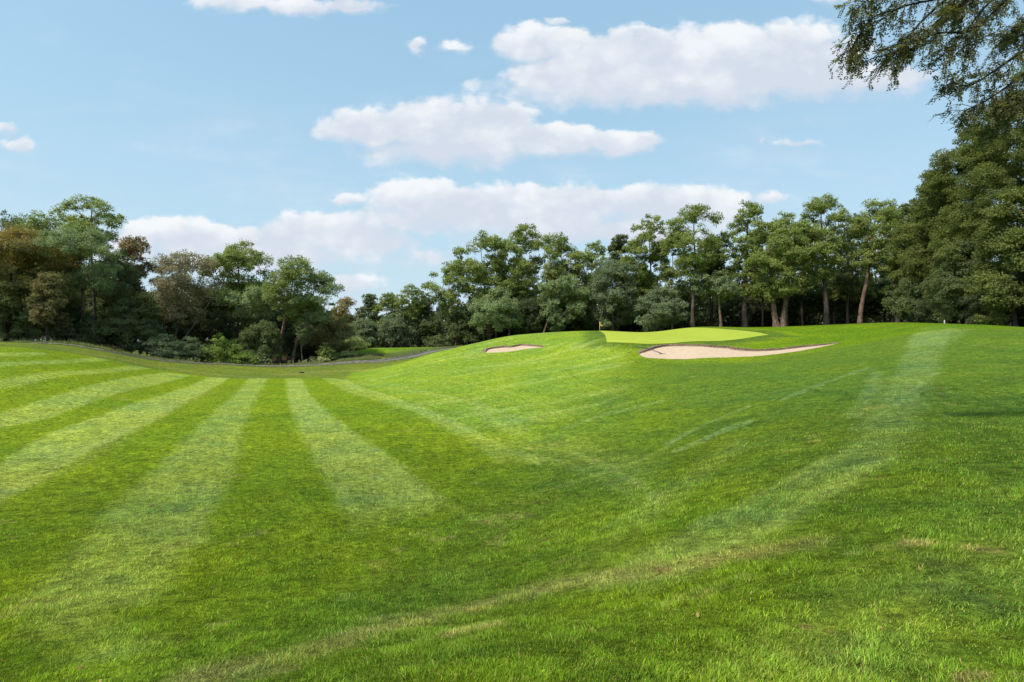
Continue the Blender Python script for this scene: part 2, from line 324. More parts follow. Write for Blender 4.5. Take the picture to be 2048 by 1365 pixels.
def tone(X, Y):
    """colour of the ground with mown-stripe sheen painted in, one linear colour per point"""
    n = X.shape[0]; r = np.hypot(X, Y)
    j = 1.1*(vnoise(X, Y, .55, 11, 3)-.5)       # wobble of the borders
    c = np.tile(COL['fair'], (n, 1))
    def lay(col, f): 
        nonlocal c; c = c*(1-f[:, None])+COL[col]*f[:, None]
    lay('hill', sm(sdist(X, Y, HILL)+j, -1.2, 2.0)*(.8+.3*vnoise(X, Y, .25, 4, 3)).clip(0, 1))
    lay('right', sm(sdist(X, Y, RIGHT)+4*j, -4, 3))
    for P_, st, so, fd in LS:
        lc = 'lightgrey' if P_[:, 0].mean() > 3 else 'light'
        wob = .22*(vnoise(X, Y, 1.6, 21, 2)-.5)
        lay(lc, (.8 if lc == 'light' else 1)*st*sm(r, fd[0], fd[1])*sm(sdist(X, Y, P_)+wob, -so, so)*(.65+.6*(vnoise(X, Y, 1.1, 5, 3)-.2)).clip(0, 1))
    # rough above the fairway, to the woods
    az = np.arctan2(X, Y); eaz = np.arctan2(FAIRE[:, 0], FAIRE[:, 1]); er = np.hypot(FAIRE[:, 0], FAIRE[:, 1])
    o = np.argsort(eaz); lim = np.interp(az, eaz[o], er[o])
    hillin = sm(sdist(X, Y, HILL), -.3, .3)
    fr = sm(r-lim+.4*j, -.25, .35)*(1-hillin)*(az < np.arctan2(*gp(930, 90)))
    lay('band', fr)
    lay('mound', fr*sm(ldist(X, Y, curve([gp(720,90), gp(800,91), gp(900,95)], 20), 14), 9, 5))
    # surrounds of the green, darker cut
    dG = sdist(X, Y, GR)
    lay('fringe', sm(dG+1.6*j, -3.4, -1.4)*sm(r, 44, 52)*(.35+.6*vnoise(X, Y, .8, 9, 2)))
    lay('vivid', (r > 58)*(az > np.arctan2(*gp(1380, 80)))*sm(-dG, 2.5, 5)*(1-fr)*.8)
    for L_, wd, st in DRYL:
        f = st*sm(ldist(X, Y, L_)+.25*wd*(vnoise(X, Y, 5, 31, 3)-.5)*2, wd*1.3, wd*.2)*(.35+1.0*vnoise(X, Y, 3.2, 33, 3)).clip(0, 1)
        lay('dry', f)
    for L_, wd in CLUMPS: lay('clump', .4*sm(ldist(X, Y, L_)+1.2*wd*(vnoise(X, Y, 3.5, 87, 3)-.5)*2, wd*1.5, wd*.3))
    # scattered dry and bare spots
    sp = sm(vnoise(X, Y, 1.3, 41, 4), .74, .82); lay('dry', sp*.35*(r < 60))
    sp = sm(vnoise(X, Y, 2.3, 43, 4), .80, .86); lay('soil', sp*.5*(r < 30))
    sdv = np.array(hit(1180, 700))-np.array(hit(800, 775)); sdv /= np.linalg.norm(sdv); aa = X*sdv[0]+Y*sdv[1]; bb = -X*sdv[1]+Y*sdv[0]
    stq = vnoise(aa*.10, bb*1.0, 1.0, 71, 3); lay('light', sm(stq, .55, .8)*.55*sm(r, 14, 24)*sm(sdist(X, Y, HILL), -1, 2))
    for L_ in TRACKS: lay('track', .3*sm(ldist(X, Y, L_)+.1*(vnoise(X, Y, 3, 77, 2)-.5), .16, .05)*(.3+vnoise(X, Y, 1.1, 78, 2)).clip(0, 1))
    bl = sm(vnoise(X, Y, 1.3, 81, 4), .52, .7)*(1-sm(r, 25, 40)); c = c*(1-bl[:, None]*np.array([.22, .15, .02]))
    # broad variation between yellower and bluer turf
    q = vnoise(X, Y, .35, 51, 4)-.5; q2 = vnoise(X, Y, 1.7, 53, 4)-.5; q3 = vnoise(X, Y, 6, 54, 3)-.5
    mul = np.stack([1+.55*q+.3*q2+.35*q3, 1+.28*q+.3*q2+.35*q3, 1-.4*q+.3*q2+.3*q3], 1)
    c = c*mul.clip(.45, 1.7)
    # leaf litter under the woods
    lm = np.full(n, 0.0)
    pb = np.arctan2(PATH[:, 0], PATH[:, 1]); pr = np.hypot(PATH[:, 0], PATH[:, 1]); o = np.argsort(pb)
    lim2 = np.interp(az, np.r_[pb[o], .1, .25, .45, .62, .75, 1.0], np.r_[pr[o]+3, 100, 100, 103, 98, 66, 60])
    moundf = sm(ldist(X, Y, curve([gp(720,90), gp(800,91), gp(900,95)], 20), 14), 8, 5)
    lm = sm(r-lim2+2*j, -.6, 1.2)*(1-moundf)
    lay('litter', lm)
    for P_ in (B1, B2):
        d = sdist(X, Y, P_); lay('soil', sm(d, -.05, .1))
    return c.clip(.002, .9)

# ---------------------------------------------------------------- materials
MATS = {}
def mat(name):
    m = bpy.data.materials.new(name); m.use_nodes = True; t = NT(m.node_tree); t.n.clear()
    b = t.new('ShaderNodeBsdfPrincipled'); o = t.new('ShaderNodeOutputMaterial'); t.l.new(b.outputs[0], o.inputs[0])
    MATS[name] = m; return m, t, b, o
def attr(t, name, out='Color'):
    a = t.new('ShaderNodeAttribute'); a.attribute_name = name; return a.outputs[out]
def bump(t, b, h, dist, st=1.0):
    n = t.new('ShaderNodeBump'); t.put(n.inputs['Height'], h); n.inputs['Distance'].default_value = dist; n.inputs['Strength'].default_value = st
    t.put(b.inputs['Normal'], n.outputs[0])
def pos(t): return t.new('ShaderNodeNewGeometry').outputs['Position']

m, t, b, o = mat('turf')
P = pos(t)
na = t.noise(P, 9, 5, .65); nb = t.noise(P, 45, 3, .6); nc = t.noise(P, 2.2, 4, .6)
nr_ = t.v('LENGTH', t.v('MULTIPLY', P, (1, 1, 0))); f = t.m('MULTIPLY', t.lin(na, .3, .7, .42, 1.45), t.lin(nb, .3, .7, .65, 1.3)); f = t.m('MULTIPLY', f, t.lin(nc, .3, .7, .84, 1.17)); f = t.m('MULTIPLY', f, t.lin(t.noise(P, 5.0, 3, .65), .32, .68, .70, 1.30))
col = t.mix(1.0, attr(t, 'tone'), f, 'MULTIPLY')
t.put(b.inputs['Base Color'], col); b.inputs['Roughness'].default_value = .95; b.inputs['Specular IOR Level'].default_value = .04
bump(t, b, t.m('ADD', na, t.m('MULTIPLY', nc, 1.5)), .13, 1.0)

m, t, b, o = mat('grass_blade')
b.inputs['Roughness'].default_value = .6; b.inputs['Specular IOR Level'].default_value = .14
t.put(b.inputs['Base Color'], attr(t, 'tone'))
tr = t.new('ShaderNodeBsdfTranslucent'); t.put(tr.inputs[0], attr(t, 'tone')); mx = t.new('ShaderNodeMixShader'); mx.inputs[0].default_value = .3
t.l.new(b.outputs[0], mx.inputs[1]); t.l.new(tr.outputs[0], mx.inputs[2]); t.l.new(mx.outputs[0], o.inputs[0])

m, t, b, o = mat('putting_turf')
P = pos(t); g = srgb(190,204,66)/1.62
n = t.noise(t.v('MULTIPLY', P, (.35, 1.0, 1.0)), 1.4, 4, .6); n2_ = t.noise(P, 30, 2, .5)
c = t.mix(t.ramp(n, .35, .65), (*(g*.93), 1), (*(g*np.array([1.06,1.03,1.3])), 1))
t.put(b.inputs['Base Color'], t.mix(1.0, c, t.lin(n2_, .3, .7, .93, 1.06), 'MULTIPLY')); b.inputs['Roughness'].default_value = .9; b.inputs['Specular IOR Level'].default_value = .1
wv = t.m('SINE', t.m('MULTIPLY', t.v('DOT_PRODUCT', P, (.62, .78, 0)), 3.6)); c = t.mix(1.0, c, t.lin(wv, -.5, .5, .955, 1.035), 'MULTIPLY'); t.put(b.inputs['Base Color'], t.mix(1.0, c, t.lin(n2_, .3, .7, .9, 1.08), 'MULTIPLY'))

m, t, b, o = mat('sand')
P = pos(t); s1 = srgb(240,211,180)/1.62
n = t.noise(P, 3, 5, .6); nf = t.noise(P, 28, 4, .7); rk = t.noise(t.v('MULTIPLY', P, (1., 7., 1.)), 3.5, 3, .6)
c = t.mix(t.ramp(n, .35, .7), (*s1, 1), (*(s1*np.array([.93,.88,.82])), 1)); c = t.mix(t.ramp(nf, .58, .74), c, (*(s1*.66), 1)); c = t.mix(t.ramp(rk, .56, .7), c, (*(s1*.85), 1))
t.put(b.inputs['Base Color'], c); b.inputs['Roughness'].default_value = 1; b.inputs['Specular IOR Level'].default_value = .05
bump(t, b, t.m('ADD', t.m('ADD', n, nf), rk), .06, .6)

m, t, b, o = mat('bare_soil')
P = pos(t); n = t.noise(P, 9, 5, .7)
t.put(b.inputs['Base Color'], t.mix(t.ramp(n, .35, .68), (.12, .075, .045, 1), (.34, .235, .15, 1))); b.inputs['Roughness'].default_value = 1
bump(t, b, n, .15, 1)

m, t, b, o = mat('asphalt')
P = pos(t); n = t.noise(P, 2, 5, .7); n2_ = t.noise(P, 30, 2, .6)
c = t.mix(t.ramp(n, .3, .7), (.105, .094, .076, 1), (.18, .158, .125, 1)); c = t.mix(t.ramp(n2_, .62, .72), c, (.2, .12, .06, 1))
t.put(b.inputs['Base Color'], c); b.inputs['Roughness'].default_value = .95; bump(t, b, n2_, .01, .5)

m, t, b, o = mat('kerb_stone')
P = pos(t); n = t.noise(P, 3, 5, .7)
t.put(b.inputs['Base Color'], t.mix(t.ramp(n, .35, .6), (.11,.095,.075, 1), (.26,.225,.18, 1))); b.inputs['Roughness'].default_value = .95

def bark(name, c1, c2):
    m, t, b, o = mat(name); P = pos(t)
    n = t.noise(t.v('MULTIPLY', P, (1., 1., .22)), 9, 5, .7); n2_ = t.noise(P, .9, 3, .6)
    c = t.mix(t.ramp(n, .38, .62), (*c1, 1), (*c2, 1)); c = t.mix(1.0, c, t.lin(n2_, .3, .7, .6, 1.3), 'MULTIPLY')
    t.put(b.inputs['Base Color'], c); b.inputs['Roughness'].default_value = .95; b.inputs['Specular IOR Level'].default_value = .1; bump(t, b, n, .06, 1)
bark('grey_bark', (.055,.042,.032), (.17,.14,.11))
bark('brown_bark', (.075,.045,.032), (.26,.17,.125))
bark('dark_bark', (.025,.02,.015), (.07,.055,.045))

LEAF = dict(  # main colour, second colour
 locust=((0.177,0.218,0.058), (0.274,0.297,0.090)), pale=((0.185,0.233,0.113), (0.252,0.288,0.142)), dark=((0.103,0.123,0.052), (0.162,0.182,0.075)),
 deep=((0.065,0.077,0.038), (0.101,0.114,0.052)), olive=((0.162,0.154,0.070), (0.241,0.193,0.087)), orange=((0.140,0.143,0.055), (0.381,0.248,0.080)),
 rust=((0.129,0.127,0.061), (0.291,0.171,0.080)), brown=((0.218,0.198,0.123), (0.314,0.248,0.167)), yellow=((0.202,0.242,0.080), (0.448,0.429,0.203)),
 greygreen=((0.148,0.178,0.102), (0.207,0.242,0.133)), fresh=((0.140,0.198,0.038), (0.213,0.270,0.058)), right=((0.103,0.123,0.035), (0.185,0.198,0.055)),
 overhead=((0.106,0.108,0.046), (0.185,0.171,0.072)))
for k, (a, c_) in LEAF.items():
    m, t, b, o = mat('leaf_'+k)
    tt = attr(t, 'tint')
    sx = t.new('ShaderNodeSeparateColor'); t.put(sx.inputs[0], tt)
    fq = sx.outputs[0] if k not in ('orange', 'rust') else t.m('MULTIPLY', sx.outputs[0], t.ramp(sx.outputs[2], .25, .85))
    c = t.mix(fq, (*a, 1), (*c_, 1)); c = t.mix(1.0, c, t.lin(sx.outputs[1], 0, 1, .62, 1.42), 'MULTIPLY')
    t.put(b.inputs['Base Color'], c); b.inputs['Roughness'].default_value = .6; b.inputs['Specular IOR Level'].default_value = .15
    tr = t.new('ShaderNodeBsdfTranslucent'); t.put(tr.inputs[0], t.mix(1.0, c, (1.15, 1.25, .6, 1), 'MULTIPLY')); mx = t.new('ShaderNodeMixShader'); mx.inputs[0].default_value = .40
    t.l.new(b.outputs[0], mx.inputs[1]); t.l.new(tr.outputs[0], mx.inputs[2]); t.l.new(mx.outputs[0], o.inputs[0])

def plain(name, c, rough=.6, met=0, spec=.3):
    m, t, b, o = mat(name); P = pos(t); n = t.noise(P, 14, 3, .6)
    t.put(b.inputs['Base Color'], t.mix(1.0, (*c, 1), t.lin(n, .3, .7, .85, 1.12), 'MULTIPLY')); b.inputs['Roughness'].default_value = rough
    b.inputs['Metallic'].default_value = met; b.inputs['Specular IOR Level'].default_value = spec
plain('pole_grey', (.42,.42,.38), .4); plain('flag_yellow', (.72,.40,.03), .8); plain('black_plastic', (.03,.03,.032), .5); plain('rake_green', (.04,.06,.045), .5)
plain('white_paint', (.78,.78,.74), .5); plain('ink', (.02,.02,.02), .8); plain('cup_white', (.7,.7,.68), .5)

# ---------------------------------------------------------------- object helpers
def mesh_np(name, V, faces, k, material, attrs=None, smooth=False):
    """mesh of faces that all have k corners; V (n,3), faces (m,k)"""
    me = bpy.data.meshes.new(name); V = np.ascontiguousarray(V, np.float32); Fc = np.ascontiguousarray(faces, np.int32)
    me.vertices.add(len(V)); me.vertices.foreach_set('co', V.ravel())
    me.loops.add(Fc.size); me.loops.foreach_set('vertex_index', Fc.ravel())
    me.polygons.add(len(Fc)); me.polygons.foreach_set('loop_start', np.arange(0, Fc.size, k, dtype=np.int32))
    if smooth: me.polygons.foreach_set('use_smooth', np.ones(len(Fc), bool))
    me.update(calc_edges=True)
    for an, A in (attrs or {}).items():
        at_ = me.attributes.new(an, 'FLOAT_COLOR', 'POINT'); D = np.ones((len(V), 4), np.float32); D[:, :A.shape[1]] = A; at_.data.foreach_set('color', D.ravel())
    me.materials.append(MATS[material]); return me
def link(name, me, parent=None, loc=None):
    ob = bpy.data.objects.new(name, me); C.objects.link(ob)
    if parent: ob.parent = parent
    if loc is not None: ob.location = loc
    return ob
def tag(ob, label=None, cat=None, group=None, kind=None):
    if label: ob['label'] = label
    if cat: ob['category'] = cat
    if group: ob['group'] = group
    if kind: ob['kind'] = kind
    return ob
def thing(name, label, cat, loc, group=None):
    e = bpy.data.objects.new(name, None); C.objects.link(e); e.location = loc; e.empty_display_size = .3
    return tag(e, label, cat, group)
def grid_faces(nr, nc, close=False):
    i = np.arange(nr-1)[:, None]; j = np.arange(nc-1 if not close else nc)[None]
    j2 = (j+1) % nc
    return np.stack([i*nc+j, i*nc+j2, (i+1)*nc+j2, (i+1)*nc+j], -1).reshape(-1, 4)

# ---------------------------------------------------------------- the ground
az = np.concatenate([np.linspace(-math.pi, -.88, 90)[:-1], np.linspace(-.88, .88, 1050), np.linspace(.88, math.pi, 90)[1:-1]])
rad = np.concatenate([np.geomspace(.25, 44, 420)[:-1], np.arange(44, 70, .13), np.geomspace(70, 130, 110)[1:], np.geomspace(130, 1500, 30)[1:]])
A_, R_ = np.meshgrid(az, rad); X = (R_*np.sin(A_)).ravel(); Y = (R_*np.cos(A_)).ravel()
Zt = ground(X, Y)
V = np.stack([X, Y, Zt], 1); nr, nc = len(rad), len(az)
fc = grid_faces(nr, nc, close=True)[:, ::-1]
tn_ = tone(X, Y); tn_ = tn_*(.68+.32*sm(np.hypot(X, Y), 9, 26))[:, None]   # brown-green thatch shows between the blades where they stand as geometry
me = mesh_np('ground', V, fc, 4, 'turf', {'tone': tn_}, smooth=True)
tag(link('ground', me), kind='structure')

def sheet(name, front, back, rows, off, material, zf=None):
    s = np.linspace(0, 1, rows)[:, None, None]; G = front[None]*(1-s)+back[None]*s
    n = front.shape[0]; x = G[..., 0].ravel(); y = G[..., 1].ravel()
    z = (H(x, y) if zf is None else zf(x, y, np.repeat(s.ravel(), n)))+off
    me = mesh_np(name, np.stack([x, y, z], 1), grid_faces(rows, n), 4, material, smooth=True)
    return tag(link(name, me), kind='structure')
def zgr(x, y, s): return ground(x, y)
sheet('putting_green', GRF, GRB, 90, .03, 'putting_turf', zgr)
def zs(x, y, s): return H(x, y)-.035-.04*sm(s, .7, 1)+.02*(vnoise(x, y, 1.2, 61, 3)-.5)
sheet('sand_bunker', B1F, B1B, 26, 0, 'sand', zs)
sheet('sand_bunker', B2F, B2B, 20, 0, 'sand', zs)
def ribbon(name, line, wd, off, material, kerb=False):
    tn = np.gradient(line, axis=0); tn /= np.linalg.norm(tn, axis=1)[:, None]; nm = np.stack([-tn[:, 1], tn[:, 0]], 1)
    return line-nm*wd/2, line+nm*wd/2
a, b_ = ribbon('path', PATH, 1.45, 0, '')
sheet('cart_path', a, b_, 8, .035, 'asphalt', lambda x, y, s: ground(x, y))
def kerb(line, side, wd=.16, hh=.12):
    tn = np.gradient(line, axis=0); tn /= np.linalg.norm(tn, axis=1)[:, None]; nm = np.stack([-tn[:, 1], tn[:, 0]], 1)*side
    p = [line, line, line+nm*wd, line+nm*wd]; hs = [0, hh, hh, 0]
    V = []
    for q, h_ in zip(p, hs): V.append(np.c_[q, ground(q[:, 0], q[:, 1])+.02+h_*(.75+.5*vnoise(q[:, 0], q[:, 1], 1.5, 3, 2))])
    V = np.stack(V, 0); n = line.shape[0]
    tag(link('kerb', mesh_np('kerb', V.reshape(-1, 3), grid_faces(4, n), 4, 'kerb_stone')), kind='structure')
kerb(b_, 1)

# soil faces under the overhanging turf at the back of each bunker
def lip(name, back, front, hh):
    p = curve(back, len(back)*4); n = len(p); tn = np.gradient(p, axis=0); tn /= np.linalg.norm(tn, axis=1)[:, None]+1e-9; nm = np.stack([tn[:, 1], -tn[:, 0]], 1)  # towards the sand
    rows = []; prof = [(.14, -.12), (.11, .0), (.05, .06), (.08, .11), (-.01, .15), (-.16, .12), (-.5, -.04)]
    e = np.linspace(0, 1, n); gap = np.min(((p[:, None]-front[None])**2).sum(-1), 1)**.5; amp = sm(gap, .12, .8)*np.sin(np.pi*e)**.35*(.35+1.2*vnoise(p[:, 0], p[:, 1], .9, 66, 3))
    for k, (o_, dz) in enumerate(prof):
        jit = .10*(vnoise(p[:, 0], p[:, 1], 2.6, 70+k, 3)-.5)
        q = p+nm*((o_+jit)[:, None]); rows.append(np.c_[q, H(q[:, 0], q[:, 1])+dz*hh*amp+(.06*(vnoise(p[:, 0], p[:, 1], 4, 80+k, 2)-.5)*amp if k > 1 else 0)])
    V = np.stack(rows, 0)
    tag(link(name, mesh_np(name, V.reshape(-1, 3), grid_faces(len(prof), n), 4, 'bare_soil', smooth=False)), kind='structure')
lip('bunker_edge', B1B, B1F, .95); lip('bunker_edge', B2B, B2F, .9)

# ---------------------------------------------------------------- grass blades near the viewer (uncountable)
def blades(name, n, r0, r1, ln, wd, seg, pw=2.3, azr=.92, seed=1):
    g = np.random.default_rng(seed)
    u = g.random(n); e = 2-pw
    r = (r0**e+u*(r1**e-r0**e))**(1/e) if abs(e) > 1e-6 else r0*(r1/r0)**u
    a = (g.random(n)*2-1)*azr; x = r*np.sin(a); y = r*np.cos(a)
    keep = (sdist(x, y, B1) < 0) & (sdist(x, y, GR) < 0.1); x, y, r = x[keep], y[keep], r[keep]; n = len(x)
    z = ground(x, y)-.004
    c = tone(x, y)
    cl = sm(vnoise(x, y, 6.5, 90, 4), .3, .7); cl2 = vnoise(x, y, 2.2, 94, 3); ln_ = ln*(.3+.85*cl+.35*g.random(n))*(.55+.9*cl2)
    wd_ = wd*1.08*(.7+.6*g.random(n))
    th = 2*math.pi*(vnoise(x, y, .6, 92, 3)*1.6)+g.normal(0, 1.5, n); lean = .2+.7*g.random(n)+.3*(vnoise(x, y, 2.2, 93, 2)-.5)
    dx, dy = np.cos(th), np.sin(th); fa = g.random(n)*2*math.pi; sx, sy = np.cos(fa), np.sin(fa)
    br = np.exp(g.normal(0, .30, n))*(.72+.42*cl); yel = g.random(n); ty = (g.random(n) < .045)
    c = c*br[:, None]*np.stack([1+.22*(yel-.5), np.ones(n), 1-.3*(yel-.5)], 1)
    c[ty] = COL['dry']*(.7+.6*g.random(ty.sum()))[:, None]
    c = (c*1.44).clip(.003, .8)
    rows = []
    ts = np.linspace(0, 1, seg+1)
    for t_ in ts[:-1]:
        hx = lean*t_**1.5*ln_; cx = x+dx*hx; cy = y+dy*hx; cz = z+ln_*t_*np.sqrt(np.maximum(1-(lean*.75*t_)**2, .1)); wv = wd_*(1-.55*t_)/2
        rows += [np.stack([cx-sx*wv, cy-sy*wv, cz], 1), np.stack([cx+sx*wv, cy+sy*wv, cz], 1)]
    hx = lean*ln_; rows.append(np.stack([x+dx*hx, y+dy*hx, z+ln_*np.sqrt(np.maximum(1-(lean*.75)**2, .1))], 1))
    k = len(rows); V = np.stack(rows, 1).reshape(-1, 3); base = np.arange(n)[:, None]*k; tri = []
    for s_ in range(seg-1): tri += [(2*s_, 2*s_+1, 2*s_+3), (2*s_, 2*s_+3, 2*s_+2)]
    tri.append((2*seg-2, 2*seg-1, 2*seg))
    Fc = (base[:, None, :]+np.array(tri)[None]).reshape(-1, 3)
    Cc = np.repeat(c, k, 0)
    ob = link(name, mesh_np(name, V, Fc, 3, 'grass_blade', {'tone': Cc}))
    return tag(ob, 'short mown green grass covering the slope and fairway nearest the viewer', 'grass', kind='stuff')
blades('grass', 380000, 2.0, 8, .034, .0042, 2, pw=2.0, seed=1)
g2 = blades('grass', 330000, 7.2, 34, .036, .008, 1, pw=2.3, azr=.85, seed=2)
g2['label'] = 'mown green turf of the fairway and the hill slope in the middle distance'

# ---------------------------------------------------------------- trees
def tubes(segs, sides=5):
    """segs: list of (points (n,3), radii (n))"""
    Vs = []; Fs = []; off = 0
    for p, r in segs:
        n = len(p); tn = np.gradient(p, axis=0); tn /= np.linalg.norm(tn, axis=1)[:, None]+1e-9
        ref = np.where(np.abs(tn[:, 2:3]) > .9, np.array([[1., 0, 0]]), np.array([[0, 0, 1.]]))
        a = np.cross(tn, ref); a /= np.linalg.norm(a, axis=1)[:, None]+1e-9; b_ = np.cross(tn, a)
        th = np.arange(sides)/sides*2*math.pi
        ring = p[:, None]+r[:, None, None]*(a[:, None]*np.cos(th)[None, :, None]+b_[:, None]*np.sin(th)[None, :, None])
        Vs.append(ring.reshape(-1, 3)); Fs.append(grid_faces(n, sides, close=True)+off); off += n*sides
    return np.vstack(Vs), np.vstack(Fs)
def unit(v): return v/(np.linalg.norm(v, axis=-1, keepdims=True)+1e-9)
PROF = {'locust': ([0,.12,.35,.6,.85,1], [.45,.65,.85,1,1,.6]), 'vase': ([0,.15,.4,.7,.88,1], [.12,.35,.7,1,.85,.15]),
        'dense': ([0,.08,.3,.55,.8,.93,1], [.7,.9,1,1,.85,.6,.35]), 'bush': ([0,.1,.35,.6,.85,1], [.75,.95,1,.88,.55,.08]),
        'column': ([0,.1,.4,.8,1], [.6,.9,1,.75,.12])}
def make_crown(g, cz0, cz1, hw, prof, nclump, rc, nleaf, lw, ll, cen=(0, 0), tip=.5, flat=.55, drop=.0):
    h = cz1-cz0; pts = []; tries = 0; sep = rc*1.0
    xs, ys = PROF[prof]; lobes = []
    if prof in ('locust', 'vase', 'dense'):
        nl = int(np.clip(7+h/hw*3.2, 8, 19)) if prof != 'dense' else int(np.clip(9+h/hw*4, 12, 24))
        for q in range(nl):
            t_ = 1.0 if q == 0 else (q-.5+g.uniform(-.3, .3))/nl
            Rl = hw*g.uniform(.24, .52); a = q*2.4+g.uniform(-1, 1)
            wr = np.interp(t_, xs, ys)*hw; off_ = max(wr-Rl, 0)*g.uniform(.75, 1.08)
            if q == 0: off_ = hw*.15; Rl = hw*.5
            zc = cz0+Rl*.55+t_*(h-Rl*1.35)
            lobes.append((np.array([cen[0]+math.cos(a)*off_, cen[1]+math.sin(a)*off_, zc]), Rl))
        wts = np.array([l[1]**2 for l in lobes]); wts /= wts.sum()
    while len(pts) < nclump and tries < nclump*60:
        tries += 1
        if tries % (nclump*12) == 0: sep *= .8
        if lobes:
            c_, Rl = lobes[g.choice(len(lobes), p=wts)]; dv = unit(g.normal(0, 1, 3)+np.array([0, 0, .35]))
            if dv[2] < -.45: continue
            p = c_+dv*np.array([1, 1, .82])*(Rl-rc*.45)*(g.uniform(.8, 1.0) if g.random() < .8 else g.uniform(.2, .8))
            p[2] = min(p[2], cz1-rc*.5)
        else:
            t_ = g.random(); a = g.random()*2*math.pi; wr = np.interp(t_, xs, ys)*(1+.15*math.sin(2*a+tries%3))
            rr = math.sqrt(g.random()) if g.random() < .4 else g.uniform(.72, 1.0)
            R_c = max(hw*wr-rc*.6, .05*hw)
            p = np.array([cen[0]+math.cos(a)*R_c*rr, cen[1]+math.sin(a)*R_c*rr, cz0+rc*.3+t_*(h-rc*.75)])
        if all(((p-q)**2).sum() > sep*sep for q in pts): pts.append(p)
    P_ = np.array(pts); n = len(P_)
    rcs = rc*np.exp(g.normal(0, .25, n)).clip(.55, 1.6)
    cnt = np.maximum((nleaf*(rcs/rc)**2).astype(int), 8); idx = np.repeat(np.arange(n), cnt); N = len(idx)
    dirs = unit(g.normal(0, 1, (N, 3))); rad_ = g.random(N)**.45
    low = dirs[:, 2] < -.1; dirs[low, 2] *= .45
    # each clump is a handful of sprays: leaves gather round spray axes
    ns = 9; ax = unit(g.normal(0, 1, (n, ns, 3))*np.array([1, 1, .55])+np.array([0, 0, .15])); ch = g.integers(0, ns, N); axl = ax[idx, ch]
    ex = unit(dirs*.55+axl*.9)
    off = ex*rad_[:, None]*np.array([1.1, 1.1, flat])*rcs[idx][:, None]
    out = unit(off+np.array([0, 0, .001]))
    pos_ = P_[idx]+off
    radial = pos_-np.array([cen[0], cen[1], cz0+.45*h]); radial = unit(radial)
    long_ = unit(out*.8+g.normal(0, .55, (N, 3))+np.array([0, 0, -.25-drop]))
    nrm = unit(np.array([0, 0, .4])+out*.75+radial*.55+g.normal(0, .5, (N, 3)))
    side = unit(np.cross(long_, nrm)); L = ll*(.6+.8*g.random(N)); Wd = lw*(.6+.8*g.random(N))
    sag = np.cross(side, long_)*0.0
    a0 = pos_-long_*(L/2)[:, None]; a2 = pos_+long_*(L/2)[:, None]; a1 = pos_+side*(Wd/2)[:, None]; a3 = pos_-side*(Wd/2)[:, None]
    V = np.stack([a0, a1, a2, a3], 1).reshape(-1, 3); Fc = np.arange(4*N).reshape(-1, 4)
    ct = g.random(n); top = ((pos_[:, 2]-cz0)/h).clip(0, 1)
    t1 = (ct[idx]*.6+.5*g.random(N)-.1).clip(0, 1); t2 = (.25*ct[(idx*7) % n]+.25+.5*g.random(N)).clip(0, 1)
    return P_, rcs, V, Fc, np.repeat(np.stack([t1, t2, top], 1), 4, 0)
def skeleton(g, trunkpts, r0, clumps, rmin=.022):
    """limbs grow from the trunk out to the middle of every clump"""
    nodes = [p for p in trunkpts]; par = [-1]+list(range(len(trunkpts)-1)); need = [0]*len(nodes); strands = []
    T0 = np.array(trunkpts); start = int(len(nodes)*.35)
    axis = T0[len(T0)//2]
    order = np.argsort([np.min(((T0-c)**2).sum(1)) for c in clumps])
    elig = [i >= start for i in range(len(nodes))]
    for k in order:
        c = clumps[k]; N_ = np.array(nodes); d = c-N_; L = np.linalg.norm(d, axis=1)
        cost = L+np.where(d[:, 2] < .35*L, 2.5*(.35*L-d[:, 2]), 0)+np.where(np.array(elig), 0, 1e3)
        i = int(np.argmin(cost)); p0 = N_[i]; Ld = L[i]; m_ = max(2, int(Ld/.8)+1)
        mid = (p0+c)/2+np.array([g.normal(0, .09*Ld), g.normal(0, .09*Ld), -.06*Ld+g.normal(0, .04*Ld)])
        ts = np.linspace(0, 1, m_+1)[1:, None]; q = (1-ts)**2*p0+2*ts*(1-ts)*mid+ts**2*c
        ids = [i]
        for pt in q: nodes.append(pt); par.append(ids[-1]); need.append(0); elig.append(True); ids.append(len(nodes)-1)
        strands.append(ids); need[ids[-1]] += 1
    cnt = need[:]
    for i in range(len(nodes)-1, 0, -1):
        if par[i] >= 0: cnt[par[i]] += cnt[i]
    N_ = np.array(nodes); cn = np.array(cnt, float); tot = max(cn.max(), 1)
    rr = np.maximum(r0*.62*(cn/tot)**.52, rmin)
    segs = []
    nt = len(trunkpts); tr = np.maximum(rr[:nt], rmin)
    tt = np.linspace(0, 1, nt); tr = np.maximum(r0*(1-.72*tt)*np.where(tt < .06, 1.25, 1.0), rmin)*np.where(tt > .5, .5+.5*(cn[:nt]/tot)**.3, 1)
    segs.append((N_[:nt], tr))
    for ids in strands:
        r_ = rr[ids].copy(); r_[0] = min(r_[0], r_[1]*1.25); segs.append((N_[ids], r_))
    return segs
NTREE = [0]
